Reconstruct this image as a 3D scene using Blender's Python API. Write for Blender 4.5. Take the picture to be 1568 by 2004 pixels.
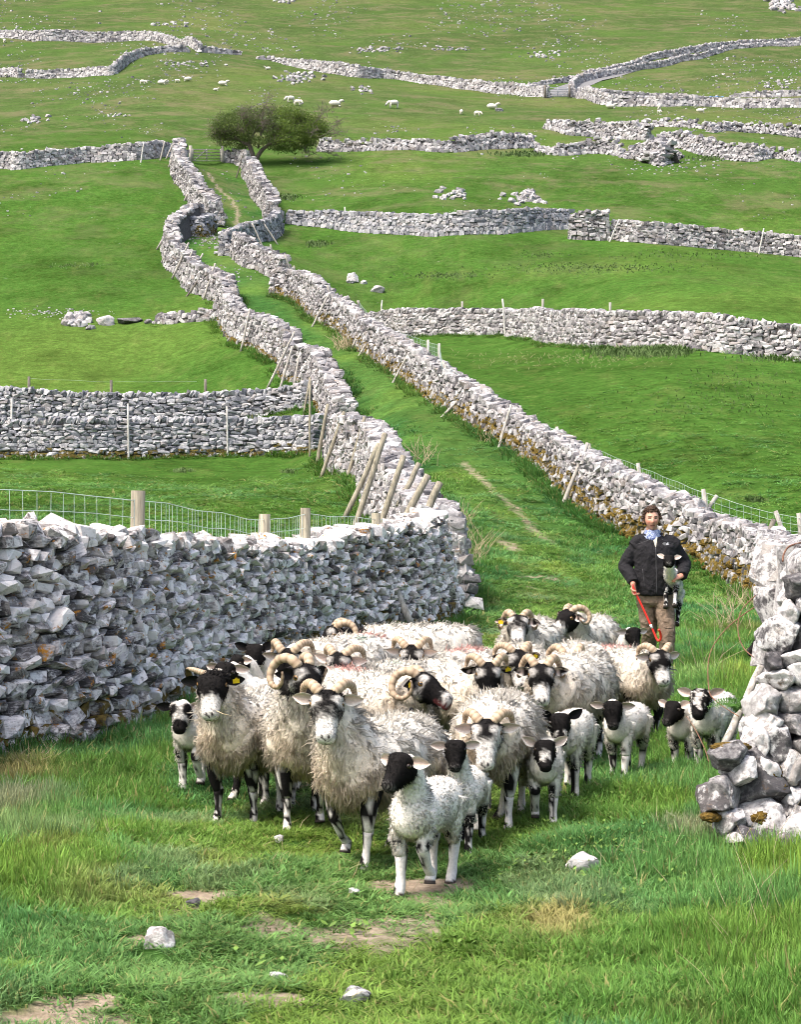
import bpy, bmesh, math, random
import numpy as np
from mathutils import Vector, Matrix, Euler

for _o in list(bpy.data.objects):
    bpy.data.objects.remove(_o)
SC = bpy.context.scene
COL = SC.collection
R = math.radians
rng = np.random.default_rng(7)
random.seed(7)

# ------------------------------------------------------------------ camera, light, exposure
F, U0, V0, CZ = 3897.0, 784.0, 960.0, 2.0          # focal length in photo pixels, principal column, horizon row, eye height
cd = bpy.data.cameras.new('camera')
cam = bpy.data.objects.new('camera', cd); COL.objects.link(cam)
cam.location = (0, 0, CZ); cam.rotation_euler = (R(90), 0, 0)
cd.sensor_fit = 'VERTICAL'; cd.sensor_height = 36.0; cd.lens = F / 2004 * 36.0
cd.shift_y = -(1002 - V0) / 2004
cd.clip_start = 0.1; cd.clip_end = 4000
SC.camera = cam

SUN_EL, SUN_AZ = R(60), R(-122)                      # azimuth from +Y (away from the camera), negative = to the left
sun_dir = Vector((math.sin(SUN_AZ) * math.cos(SUN_EL), math.cos(SUN_AZ) * math.cos(SUN_EL), math.sin(SUN_EL)))
W = bpy.data.worlds.new('World'); SC.world = W; W.use_nodes = True
wn = W.node_tree; wn.nodes.clear()
sky = wn.nodes.new('ShaderNodeTexSky'); sky.sky_type = 'NISHITA'; sky.sun_disc = False
sky.sun_elevation = SUN_EL; sky.sun_rotation = SUN_AZ
sky.air_density = 1.0; sky.dust_density = 6.0; sky.ozone_density = 0.3
bg = wn.nodes.new('ShaderNodeBackground'); bg.inputs['Strength'].default_value = 0.15
wo = wn.nodes.new('ShaderNodeOutputWorld')
wn.links.new(sky.outputs['Color'], bg.inputs['Color']); wn.links.new(bg.outputs['Background'], wo.inputs['Surface'])
sl = bpy.data.lights.new('sun', 'SUN'); sl.energy = 1.5; sl.angle = R(11.0); sl.color = (1.0, 0.955, 0.88)
so = bpy.data.objects.new('sun', sl); COL.objects.link(so); so.location = (-30, 5, 60)
so.rotation_euler = (-sun_dir).to_track_quat('-Z', 'Y').to_euler()
SC.view_settings.view_transform = 'Standard'; SC.view_settings.look = 'None'
SC.view_settings.gamma = 1.0; SC.view_settings.use_curve_mapping = False
SC.view_settings.exposure = 1.25
SC.cycles.max_bounces = 6; SC.cycles.diffuse_bounces = 3; SC.cycles.glossy_bounces = 2
SC.cycles.transmission_bounces = 3; SC.cycles.transparent_max_bounces = 6
SC.cycles.filter_width = 1.0; SC.cycles.use_denoising = True
SC.cycles.caustics_reflective = False; SC.cycles.caustics_refractive = False

# ------------------------------------------------------------------ helpers
def tag(o, label=None, cat=None, group=None, kind=None):
    if label: o['label'] = label
    if cat: o['category'] = cat
    if group: o['group'] = group
    if kind: o['kind'] = kind
    return o

def empty(name, loc=(0, 0, 0), rz=0.0, parent=None):
    o = bpy.data.objects.new(name, None); COL.objects.link(o)
    o.location = loc; o.rotation_euler = (0, 0, rz); o.empty_display_size = 0.1
    if parent: o.parent = parent
    return o

def mesh(name, V, Fs, mats=None, smooth=True, attrs=None, mi=None):
    """V (n,3); Fs list of int arrays (k,3) or (k,4); attrs: name -> (n,3) or (n,) point values; mi: material index per face"""
    me = bpy.data.meshes.new(name)
    V = np.asarray(V, np.float32); Fs = [np.asarray(f, np.int32) for f in Fs if len(f)]
    me.vertices.add(len(V)); me.vertices.foreach_set('co', V.ravel())
    nl = sum(f.size for f in Fs); nf = sum(len(f) for f in Fs)
    me.loops.add(nl); me.polygons.add(nf)
    me.loops.foreach_set('vertex_index', np.concatenate([f.ravel() for f in Fs]))
    tot = np.concatenate([np.full(len(f), f.shape[1], np.int32) for f in Fs])
    st = np.zeros(nf, np.int32); st[1:] = np.cumsum(tot)[:-1]
    me.polygons.foreach_set('loop_start', st)
    me.polygons.foreach_set('use_smooth', np.full(nf, smooth, bool))
    if mi is not None: me.polygons.foreach_set('material_index', np.asarray(mi, np.int32))
    me.update(calc_edges=True)
    for k, a in (attrs or {}).items():
        a = np.asarray(a, np.float32)
        if a.ndim == 2:
            at = me.attributes.new(k, 'FLOAT_COLOR', 'POINT')
            at.data.foreach_set('color', np.concatenate([a, np.ones((len(a), 1), np.float32)], 1).ravel())
        else:
            at = me.attributes.new(k, 'FLOAT', 'POINT'); at.data.foreach_set('value', a)
    for m in (mats or []):
        me.materials.append(m)
    return me

def link(name, me, parent=None, loc=None):
    o = bpy.data.objects.new(name, me); COL.objects.link(o)
    if parent: o.parent = parent
    if loc is not None: o.location = loc
    return o

class MB:
    """collects pieces into one mesh"""
    def __init__(s): s.V = []; s.T = []; s.Q = []; s.n = 0; s.A = {}
    def add(s, V, T=None, Q=None, **at):
        V = np.asarray(V, float)
        s.V.append(V)
        if T is not None and len(T): s.T.append(np.asarray(T, np.int32) + s.n)
        if Q is not None and len(Q): s.Q.append(np.asarray(Q, np.int32) + s.n)
        for k, a in at.items():
            a = np.asarray(a, float)
            if a.ndim == 1 and len(a) == 3 and len(V) != 3: a = np.tile(a, (len(V), 1))
            s.A.setdefault(k, []).append(a)
        s.n += len(V)
    def tube(s, P, r, seg=8, cap=True, **at):
        P = np.asarray(P, float); n = len(P)
        r = np.broadcast_to(np.asarray(r, float), (n,))
        t = np.gradient(P, axis=0); t /= np.linalg.norm(t, axis=1)[:, None] + 1e-9
        up = np.array([0, 0, 1.0]) if abs(t[0][2]) < .9 else np.array([1.0, 0, 0])
        a = np.cross(t[0], up); a /= np.linalg.norm(a)
        th = np.arange(seg) / seg * 2 * math.pi
        out = []
        for i in range(n):
            a = a - t[i] * np.dot(a, t[i]); a /= np.linalg.norm(a) + 1e-9
            b = np.cross(t[i], a)
            out.append(P[i] + r[i] * (np.cos(th)[:, None] * a + np.sin(th)[:, None] * b))
        s.rings(out, cap, **at)
    def rings(s, out, cap=True, **at):
        n = len(out); seg = len(out[0]); V = np.concatenate(out)
        i = np.arange(n - 1)[:, None] * seg; j = np.arange(seg)[None, :]; k = (j + 1) % seg
        Q = np.stack([i + j, i + k, i + seg + k, i + seg + j], -1).reshape(-1, 4)
        T = None
        if cap:
            V = np.concatenate([V, [out[0].mean(0), out[-1].mean(0)]])
            jj = np.arange(seg); kk = (jj + 1) % seg; b = (n - 1) * seg
            T = np.concatenate([np.stack([kk, jj, np.full(seg, n * seg)], 1), np.stack([b + jj, b + kk, np.full(seg, n * seg + 1)], 1)])
        s.add(V, T, Q, **at)
    def box(s, c, size, M=None, **at):
        v = np.array([[x, y, z] for x in (-.5, .5) for y in (-.5, .5) for z in (-.5, .5)]) * np.asarray(size)
        if M is not None: v = v @ np.asarray(M).T
        s.add(v + np.asarray(c), None, [[0, 1, 3, 2], [4, 6, 7, 5], [0, 4, 5, 1], [2, 3, 7, 6], [0, 2, 6, 4], [1, 5, 7, 3]], **at)
    def me(s, name, mats, smooth=True):
        V = np.concatenate(s.V)
        Fs = ([np.concatenate(s.T)] if s.T else []) + ([np.concatenate(s.Q)] if s.Q else [])
        return mesh(name, V, Fs, mats, smooth, {k: np.concatenate(a) for k, a in s.A.items()})
    def build(s, name, mat, parent=None, smooth=True):
        return link(name, s.me(name, [mat] if not isinstance(mat, list) else mat, smooth), parent)

def vnoise(x, y, seed=0):
    x = np.asarray(x, float); y = np.asarray(y, float)
    xi = np.floor(x); yi = np.floor(y); fx = x - xi; fy = y - yi
    fx = fx * fx * (3 - 2 * fx); fy = fy * fy * (3 - 2 * fy)
    def h(a, b):
        v = np.sin(a * 127.1 + b * 311.7 + seed * 74.7) * 43758.5453
        return v - np.floor(v)
    return (h(xi, yi) * (1 - fx) + h(xi + 1, yi) * fx) * (1 - fy) + (h(xi, yi + 1) * (1 - fx) + h(xi + 1, yi + 1) * fx) * fy

def fbm(x, y, seed=0, o=4):
    s = 0; a = .5; t = 0
    for k in range(o):
        s = s + a * vnoise(x * 2 ** k, y * 2 ** k, seed + k * 3); t += a; a *= .5
    return s / t

def sstep(a, b, x):
    t = np.clip((x - a) / (b - a), 0, 1); return t * t * (3 - 2 * t)

# ------------------------------------------------------------------ materials
class NT:
    def __init__(s, name):
        s.m = bpy.data.materials.new(name); s.m.use_nodes = True
        s.t = s.m.node_tree; s.t.nodes.clear()
        s.out = s.t.nodes.new('ShaderNodeOutputMaterial')
    def n(s, ty, **kw):
        nd = s.t.nodes.new('ShaderNode' + ty)
        for k, v in kw.items():
            if k in nd.inputs and not hasattr(nd, k): s.set(nd.inputs[k], v)
            else: setattr(nd, k, v)
        return nd
    def set(s, sock, v):
        if isinstance(v, bpy.types.NodeSocket): s.t.links.new(v, sock)
        else:
            if hasattr(sock, 'default_value'):
                if sock.type == 'RGBA' and len(v) == 3: v = (*v, 1)
                sock.default_value = v
    def noise(s, scale, detail=4, rough=.55, vec=None, dim='3D', out='Fac', dist=0):
        nd = s.n('TexNoise'); nd.noise_dimensions = dim
        nd.inputs['Scale'].default_value = scale; nd.inputs['Detail'].default_value = detail
        nd.inputs['Roughness'].default_value = rough; nd.inputs['Distortion'].default_value = dist
        s.set(nd.inputs['Vector'], vec if vec is not None else s.pos())
        return nd.outputs[out]
    def pos(s):
        if not hasattr(s, '_p'): s._p = s.n('NewGeometry')
        return s._p.outputs['Position']
    def obj(s):
        if not hasattr(s, '_tc'): s._tc = s.n('TexCoord')
        return s._tc.outputs['Object']
    def map(s, v, a, b, c=0., d=1.):
        nd = s.n('MapRange'); nd.clamp = True
        s.set(nd.inputs[0], v)
        for i, x in enumerate((a, b, c, d)): nd.inputs[i + 1].default_value = x
        return nd.outputs[0]
    def math(s, op, a, b=0.):
        nd = s.n('Math'); nd.operation = op; s.set(nd.inputs[0], a); s.set(nd.inputs[1], b); return nd.outputs[0]
    def mix(s, f, a, b, mode='MIX'):
        nd = s.n('Mix'); nd.data_type = 'RGBA'; nd.blend_type = mode
        s.set(nd.inputs[0], f); s.set(nd.inputs[6], a); s.set(nd.inputs[7], b); return nd.outputs[2]
    def attr(s, name, ty='GEOMETRY', out='Color'):
        nd = s.n('Attribute'); nd.attribute_name = name; nd.attribute_type = ty; return nd.outputs[out]
    def bump(s, h, strength=.5, dist=.02):
        nd = s.n('Bump'); nd.inputs['Strength'].default_value = strength; nd.inputs['Distance'].default_value = dist
        s.set(nd.inputs['Height'], h); return nd.outputs['Normal']
    def princ(s, col, rough=.8, normal=None, spec=.3, **kw):
        nd = s.n('BsdfPrincipled'); s.set(nd.inputs['Base Color'], col); s.set(nd.inputs['Roughness'], rough)
        nd.inputs['Specular IOR Level'].default_value = spec
        if normal is not None: s.set(nd.inputs['Normal'], normal)
        for k, v in kw.items(): s.set(nd.inputs[k.replace('_', ' ')], v)
        s.t.links.new(nd.outputs[0], s.out.inputs[0]); return s.m

def mat_plain(name, col, rough=.7, scale=30, var=.25, bump=.2, bd=.004, spec=.3):
    t = NT(name); n = t.noise(scale, 5, .6, t.obj())
    d = tuple(c * (1 - var) for c in col); l = tuple(min(1, c * (1 + var)) for c in col)
    return t.princ(t.mix(t.map(n, .3, .7), d, l), rough, t.bump(n, bump, bd), spec)

def mat_attr(name, attr='col', rough=.85, scale=60, var=.12, bump=.2, bd=.003, trans=0., spec=.2):
    t = NT(name); c = t.attr(attr); n = t.noise(scale, 4, .6, t.obj())
    k = t.map(n, .25, .75, 1 - var, 1 + var)
    cc = t.n('VectorMath'); cc.operation = 'SCALE'; t.set(cc.inputs[0], c); t.set(cc.inputs['Scale'], k)
    m = t.princ(cc.outputs[0], rough, t.bump(n, bump, bd) if bump else None, spec)
    if trans:
        tr = t.n('BsdfTranslucent'); t.set(tr.inputs[0], cc.outputs[0])
        mx = t.n('MixShader'); mx.inputs[0].default_value = trans
        pr = [n for n in t.t.nodes if n.bl_idname == 'ShaderNodeBsdfPrincipled'][0]
        t.t.links.new(pr.outputs[0], mx.inputs[1]); t.t.links.new(tr.outputs[0], mx.inputs[2]); t.t.links.new(mx.outputs[0], t.out.inputs[0])
    return m

def mat_stone(name, moss=0., dark=(.10, .096, .104), light=(.35, .338, .345), lichen=(.50, .49, .49), white=.5, orange=.3, sc=1., mosscol=(.12, .075, .012), bd=.012, pits=.35, streak=.25):
    t = NT(name)
    oi = t.n('ObjectInfo').outputs['Random']; g = t.n('NewGeometry').outputs['Random Per Island']
    r = t.math('FRACT', t.math('ADD', oi, t.math('MULTIPLY', g, 3.7)))
    n1 = t.noise(2.6 * sc, 3, .5); n2 = t.noise(17 * sc, 7, .68); n3 = t.noise(75 * sc, 4, .7); n4 = t.noise(7.5 * sc, 4, .6)
    f = t.math('ADD', t.math('MULTIPLY', n2, .9), t.math('MULTIPLY', n1, .55))
    f = t.math('ADD', f, t.math('MULTIPLY', t.math('SUBTRACT', r, .5), .42))
    mp = t.n('Mapping'); mp.inputs['Scale'].default_value = (1.1, 1.1, 4.5); mp.inputs['Rotation'].default_value = (.3, .5, 0); t.set(mp.inputs[0], t.obj())
    sk = t.noise(1.3, 6, .7, mp.outputs[0], dist=.7)
    f = t.math('ADD', f, t.math('MULTIPLY', t.math('SUBTRACT', sk, .5), streak * 1.6))
    c = t.mix(t.map(f, .50, .95), dark, light)
    warm = t.math('FRACT', t.math('MULTIPLY', r, 7.31))
    c = t.mix(t.map(warm, .72, 1., 0, .4), c, (.31, .265, .225))
    w = t.math('ADD', t.math('MULTIPLY', n2, .6), t.math('MULTIPLY', n4, .5))
    w = t.math('ADD', w, t.math('MULTIPLY', t.math('SUBTRACT', t.math('FRACT', t.math('MULTIPLY', r, 3.17)), .5), .26))
    c = t.mix(t.map(w, .66 - .22 * white, .78 - .22 * white, 0, .92), c, lichen)
    c = t.mix(t.map(n3, .63, .72, 0, .55), c, (.10, .095, .10))
    pt = t.noise(11 * sc, 8, .75, dist=.6); c = t.mix(t.map(pt, .38, .30, 0, pits), c, (.075, .07, .075))
    if orange:
        o = t.noise(9 * sc, 5, .6, None, dist=.4)
        oo = t.math('MULTIPLY', t.map(o, .60, .65), t.map(t.noise(40 * sc, 3), .42, .56))
        c = t.mix(t.math('MULTIPLY', oo, orange), c, (.42, .19, .03))
    if moss:
        m = t.noise(6 * sc, 6, .65); up = t.n('SeparateXYZ'); t.set(up.inputs[0], t.n('NewGeometry').outputs['Normal'])
        mm = t.math('ADD', m, t.math('MULTIPLY', up.outputs[2], .12))
        mc = t.mix(t.map(t.noise(22 * sc, 4), .35, .65), tuple(x * .55 for x in mosscol), tuple(min(1, x * 1.75) for x in mosscol))
        c = t.mix(t.map(mm, .62 - .3 * moss, .68 - .3 * moss), c, mc)
    h = t.math('ADD', n2, t.math('MULTIPLY', n3, .35)); h = t.math('ADD', h, t.map(pt, .28, .42, 0, .6)); h = t.math('ADD', h, t.math('MULTIPLY', sk, streak))
    return t.princ(c, .9, t.bump(h, .75, bd / sc), .2)

M = {}
M['stone'] = mat_stone('limestone', white=.52)
M['stone_near'] = mat_stone('near_limestone', white=.62, orange=1.0, light=(.63, .595, .58), dark=(.075, .068, .07), lichen=(.76, .735, .72), streak=.75)
M['stone_moss'] = mat_stone('mossy_limestone', moss=.52, mosscol=(.095, .066, .012))
M['stone_moss_near'] = mat_stone('near_mossy_limestone', moss=.40, mosscol=(.085, .06, .015), light=(.63, .595, .58), dark=(.075, .068, .07), white=.6, lichen=(.76, .735, .72), streak=.75)
M['stone_shade'] = mat_stone('shade_tinted_limestone', white=.36, dark=(.10, .105, .125), light=(.36, .365, .39), orange=.1)  # bluish shade on walls facing the camera, put into the stone colour
M['stone_shade_moss'] = mat_stone('shade_tinted_mossy_limestone', white=.36, dark=(.10, .105, .125), light=(.36, .365, .39), moss=.6, mosscol=(.07, .055, .012))  # the same painted shade, with moss over it
M['stone_far'] = mat_stone('far_limestone', white=.58, light=(.38, .37, .38), dark=(.14, .136, .148), sc=.55, bd=.02, orange=0)
M['stone_big'] = mat_stone('boulder_limestone', white=.56, sc=1.5, orange=.15, dark=(.09, .085, .09), light=(.50, .485, .48), lichen=(.68, .665, .66), bd=.04, pits=.9, streak=.15)
M['core'] = mat_plain('wall_fill', (.085, .078, .075), .95, 8, .4, .6, .03)
M['wood'] = None
def mat_wood(name, col):
    t = NT(name); mp = t.n('Mapping'); mp.inputs['Scale'].default_value = (30, 30, 2.5); t.set(mp.inputs[0], t.obj())
    n = t.noise(1.0, 6, .65, mp.outputs[0]); n2 = t.noise(5, 3, .5)
    rr = t.n('ObjectInfo').outputs['Random']
    c = t.mix(t.map(n, .36, .64), tuple(x * .42 for x in col), tuple(min(1, x * 1.3) for x in col))
    c = t.mix(t.map(n2, .5, .7, 0, .45), c, (.20, .20, .13))
    c = t.mix(t.math('MULTIPLY', rr, .4), c, tuple(x * .55 for x in col))
    return t.princ(c, .85, t.bump(n, .5, .006), .2)
M['wood'] = mat_wood('weathered_wood', (.31, .28, .215))
M['wood_grey'] = mat_wood('silver_grey_wood', (.46, .43, .39))
M['wood_white'] = mat_wood('bleached_wood', (.66, .64, .60))
M['wood_dark'] = mat_wood('dark_wood', (.17, .15, .13))
M['wire'] = mat_plain('galvanised_wire', (.42, .52, .49), .45, 40, .2, 0.02, .001, .5)
M['rust'] = mat_plain('rusty_wire', (.17, .085, .05), .7, 50, .4, .2, .001)
# ------------------------------------------------------------------ the lie of the land
# control points: column and row of the photo and metres away -> height; a thin plate surface through them
CP_Z = [(u, d, 0.0) for u in (-700, 0, 784, 1568, 2300) for d in (3, 6, 9, 13, 18)]
CP_Z += [(784, 24, 0), (1100, 24, 0), (1500, 24, .1), (2100, 24, .2), (350, 24, .15), (1000, 31, .05), (1300, 32, .05), (0, 31, .75), (-600, 31, 1.0), (600, 31, .3)]
CP = [
 (0, 985, 45), (0, 928, 60), (-500, 985, 45), (-500, 897, 73), (0, 897, 73), (300, 897, 73), (600, 884, 73), (650, 927, 60), (690, 943, 56), (730, 1010, 46), (500, 980, 46),
 (1050, 1080, 42), (965, 985, 50), (900, 905, 58), (820, 810, 68), (740, 742, 78), (655, 668, 90), (592, 608, 100), (530, 560, 110), (470, 505, 120), (440, 440, 134), (420, 370, 148), (400, 318, 162),
 (1400, 1138, 41), (1229, 1050, 47), (1109, 985, 52), (1004, 880, 60), (864, 800, 70), (784, 740, 79), (650, 642, 95),
 (1568, 1020, 45), (1400, 965, 49), (1200, 870, 58), (1000, 765, 74), (1300, 800, 63), (1568, 880, 56), (2100, 900, 56), (2100, 1030, 45),
 (722, 650, 116), (870, 655, 110), (1000, 660, 104), (1200, 679, 86), (1400, 690, 80), (1568, 708, 79), (2100, 725, 80),
 (720, 560, 122), (1000, 560, 118), (1300, 560, 108), (1568, 580, 106),
 (600, 438, 140), (790, 460, 132), (900, 460, 130), (1150, 468, 130), (1400, 487, 130), (1568, 502, 130), (2100, 520, 130),
 (800, 375, 150), (1030, 385, 150), (1400, 400, 148),
 (640, 295, 170), (800, 295, 170), (1000, 292, 170), (1300, 318, 165), (1568, 318, 166), (2100, 330, 168), (1100, 260, 185), (1350, 250, 188), (1568, 270, 186),
 (300, 835, 80), (300, 745, 92), (-500, 835, 80), (-500, 745, 92), (160, 637, 104), (400, 630, 101), (0, 560, 114), (200, 440, 130), (-500, 560, 114), (0, 328, 150), (200, 317, 152), (335, 310, 154), (-500, 332, 150),
 (530, 740, 85), (500, 684, 92), (425, 625, 102), (366, 575, 112), (310, 480, 124),
 (130, 152, 240), (-500, 152, 240), (350, 101, 258), (0, 240, 190), (400, 220, 195), (600, 200, 205), (0, 76, 290), (300, 87, 275), (-500, 76, 290), (540, 122, 265), (800, 158, 248), (1060, 189, 235),
 (1300, 208, 220), (1568, 211, 216), (2100, 214, 216), (1300, 170, 245), (1568, 150, 255), (1300, 114, 275), (1568, 80, 300), (2100, 60, 310),
 (0, 0, 380), (784, 0, 380), (1568, 0, 390), (2100, -20, 390), (-500, 0, 380), (784, 70, 310), (1200, 60, 320),
 (0, -130, 560), (784, -130, 560), (1568, -120, 560), (0, -170, 800), (784, -170, 800), (1568, -160, 800)]
_pts = [(u, d, V0 - (z - CZ) * F / d) for u, d, z in CP_Z] + [(u, d, r) for u, r, d in CP]
_A = np.array(_pts, float)
# the height, not the row, is what the surface carries
_Zc = CZ - (_A[:, 2] - V0) * _A[:, 1] / F
_Zs = _Zc / np.maximum(_A[:, 1], 30)
def _key(u, d): return np.stack([np.clip(u, -700, 2300) / 600.0, np.log(d) * 2.2], -1)
_K = _key(_A[:, 0], _A[:, 1]); _n = len(_K)
def _phi(a, b):
    r2 = ((a[:, None, :] - b[None, :, :]) ** 2).sum(-1); return .5 * r2 * np.log(r2 + 1e-9)
_S = np.zeros((_n + 3, _n + 3)); _S[:_n, :_n] = _phi(_K, _K) + 0.004 * np.eye(_n)
_Q = np.concatenate([np.ones((_n, 1)), _K], 1); _S[:_n, _n:] = _Q; _S[_n:, :_n] = _Q.T
_w = np.linalg.solve(_S, np.concatenate([_Zs, np.zeros(3)]))
def _tps(u, d):
    k = _key(u, d).reshape(-1, 2); out = np.empty(len(k))
    for i in range(0, len(k), 20000):
        kk = k[i:i + 20000]; out[i:i + 20000] = _phi(kk, _K) @ _w[:_n] + _w[_n] + kk @ _w[_n + 1:]
    return out.reshape(np.shape(u))
def zfun(X, Y):
    X = np.asarray(X, float); Y = np.asarray(Y, float)
    d = np.clip(Y, 3.0, 900); u = U0 + X / d * F
    z = _tps(u, d) * np.maximum(d, 30)
    far = sstep(30, 110, d)
    z = z + (fbm(X * .9, Y * .9, 3, 3) - .5) * (.10 * (1 - far) + .10) * sstep(2, 9, d)
    z = z + (fbm(X * .07, Y * .09, 9, 3) - .5) * 1.3 * sstep(110, 220, d) + (fbm(X * .16, Y * .2, 5, 2) - .5) * .45 * sstep(60, 110, d)
    return z
_ds = np.exp(np.linspace(math.log(5.5), math.log(600), 1400))
_us = np.arange(-420, 2160, 6.0)
_RX = (_us[:, None] - U0) / F * _ds[None, :]; _RR = V0 - (zfun(_RX, np.repeat(_ds[None, :], len(_us), 0)) - CZ) * F / _ds[None, :]
def ground_pix(px, row):
    """first ground point seen at this column and row of the photo"""
    k = min(max((px + 420) / 6.0, 0), len(_us) - 1.001); i0 = int(k); r = _RR[i0] * (1 - k + i0) + _RR[i0 + 1] * (k - i0)
    ok = r <= row; i = int(np.argmax(ok)) if ok.any() else len(_ds) - 1
    if i == 0: d = _ds[0]
    else:
        a, b = r[i - 1], r[i]; f = (a - row) / (a - b + 1e-9); d = _ds[i - 1] * (1 - f) + _ds[i] * f
    return np.array([(px - U0) / F * d, d, CZ - (row - V0) * d / F])
def at(px, row, d): return np.array([(px - U0) / F * d, d, CZ - (row - V0) * d / F])
def ground_d(px, d):
    x = (px - U0) / F * d; return np.array([x, d, float(zfun(x, d))])
def topix(P): P = np.asarray(P, float); return U0 + P[..., 0] / P[..., 1] * F, V0 - (P[..., 2] - CZ) / P[..., 1] * F

ROCKS_XY = []
# ---- what grows where (used by the sheet of ground and by the blades on it)
PATHS = [  # worn earth: photo polyline, half width in metres, strength
 ([(405, 335), (415, 352), (430, 372), (455, 395), (466, 415), (463, 440)], .20, .6),
 ([(905, 905), (945, 940), (985, 975), (1020, 1010), (1075, 1060)], .15, .5), ([(985, 1060), (1000, 1075)], .2, .6),
 ([(1020, 1130), (1085, 1132)], .15, .7), ([(1040, 1150), (1075, 1155)], .12, .5), ([(1135, 1170), (1160, 1170)], .15, .4),
 ([(780, 1735), (830, 1730), (885, 1735), (850, 1745)], .13, .95), ([(840, 1775), (860, 1760), (830, 1830), (800, 1840)], .07, .6),
 ([(340, 1755), (420, 1750), (380, 1775)], .09, .8), ([(265, 1840), (330, 1830)], .07, .8), ([(100, 1965), (160, 1970), (200, 1960)], .08, .8),
 ([(460, 1955), (500, 1950), (580, 1960)], .09, .85), ([(530, 1965), (570, 1950)], .06, .8), ([(660, 1900), (720, 1900)], .06, .6), ([(0, 1995), (120, 2000), (230, 2000)], .07, .8),
 ([(480, 1680), (540, 1660), (600, 1655)], .06, .45), ([(700, 1850), (760, 1870)], .06, .4)]
STRAW = [((1090, 1815), .17), ((1110, 1800), .14), ((20, 1590), .3), ((10, 1530), .3), ((1380, 1650), .12), ((1340, 1640), .1), ((930, 1280), .1)]
_PW = [([ground_pix(*p)[:2] for p in pl], w, s) for pl, w, s in PATHS]
_SW = [(ground_pix(*p)[:2], r) for p, r in STRAW]
LANE = np.array([ground_pix(*p)[:2] for p in [(560, 2000), (620, 1850), (700, 1700), (850, 1500), (1000, 1330), (1060, 1200), (1070, 1100), (1000, 1000), (930, 915), (850, 825), (780, 765), (700, 695), (630, 640), (590, 605), (520, 560), (450, 495), (425, 465), (463, 425), (440, 385), (405, 335), (400, 318)]])
def seg_dist(X, Y, pl):
    best = np.full(np.shape(X), 1e9)
    for a, b in zip(pl[:-1], pl[1:]):
        a = np.asarray(a, float); b = np.asarray(b, float); v = b - a; L = (v ** 2).sum() + 1e-9
        t = np.clip(((X - a[0]) * v[0] + (Y - a[1]) * v[1]) / L, 0, 1)
        best = np.minimum(best, (X - a[0] - t * v[0]) ** 2 + (Y - a[1] - t * v[1]) ** 2)
    return np.sqrt(best)
def ground_look(X, Y):
    """colour, bare earth 0..1, straw 0..1, height of the sward in metres"""
    X = np.asarray(X, float); Y = np.asarray(Y, float); d = np.clip(Y, 3, 900)
    n1 = fbm(X * .35, Y * .35, 11); n2 = fbm(X * 1.7, Y * 1.7, 21, 3); n3 = fbm(X * .06, Y * .05, 31)
    ld = seg_dist(X, Y, LANE)
    inl = (1 - sstep(2.2, 4.0, ld)) * (1 - sstep(150, 165, d)); near = 1 - sstep(26, 34, d)
    inl = np.maximum(inl, near)
    mid = 1 - sstep(.35, 1.5, ld + (n2 - .5) * 1.2)
    field = np.array([.044, .102, .018]); lush = np.array([.036, .099, .024]); worn = np.array([.052, .111, .025]); olive = np.array([.057, .091, .029]); dull = np.array([.105, .135, .045])
    up = sstep(135, 215, d)[..., None]
    c = field * (1 - up) + olive * up
    rightm = (sstep(1040, 1300, U0 + X / d * F) * (1 - sstep(100, 125, d)))[..., None]
    c = c * (1 + .06 * rightm)
    k = np.clip((n3 - .5) * 3.2, -1, 1)[..., None]
    c = c * (1 + .14 * k) + np.where(k > 0, k, 0) * np.array([.022, .010, .004])
    c = c * (1 - .28 * np.clip((n1[..., None] - .56) * 5, 0, 1) * (1 - .6 * up))
    lane = lush * (1 - mid[..., None]) + worn * mid[..., None]
    v = np.clip((n1 - .5) * 3, -1, 1)[..., None]
    lane = lane * (1 + .22 * v) + np.maximum(v, 0) * np.array([.028, .022, 0])
    c = c * (1 - inl[..., None]) + lane * inl[..., None]
    dirt = np.zeros(np.shape(X)); straw = np.zeros(np.shape(X))
    for pl, w, s in _PW:
        ww = w * 1.25 * (1 + 1.3 * (n2 - .5))
        dirt = np.maximum(dirt, s * (1 - sstep(ww * .5, ww * 1.35, seg_dist(X, Y, pl))))
    dirt = np.maximum(dirt, .62 * near * sstep(.63, .71, fbm(X * 2.3, Y * 1.1, 41, 4)) * mid)
    for p, r in _SW:
        rr = r * (1 + 1.4 * (n2 - .5)); straw = np.maximum(straw, 1 - sstep(rr * .5, rr * 1.5, np.hypot(X - p[0], (Y - p[1]) * .45)))
    straw = np.maximum(straw, (.35 - .27 * sstep(25, 50, d)) * sstep(.62, .72, fbm(X * 1.3, Y * .8, 51, 4)) * (1 - up[..., 0]))
    h = (.023 + .047 * (1 - mid) * inl) * (.6 + .9 * n1) * (1 - .25 * (1 - inl))
    h = h * (1 - .6 * dirt)
    h = np.where(near > .5, h * (.75 + .8 * sstep(1.2, 2.2, ld)), h)
    return c, dirt, straw, h

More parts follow.
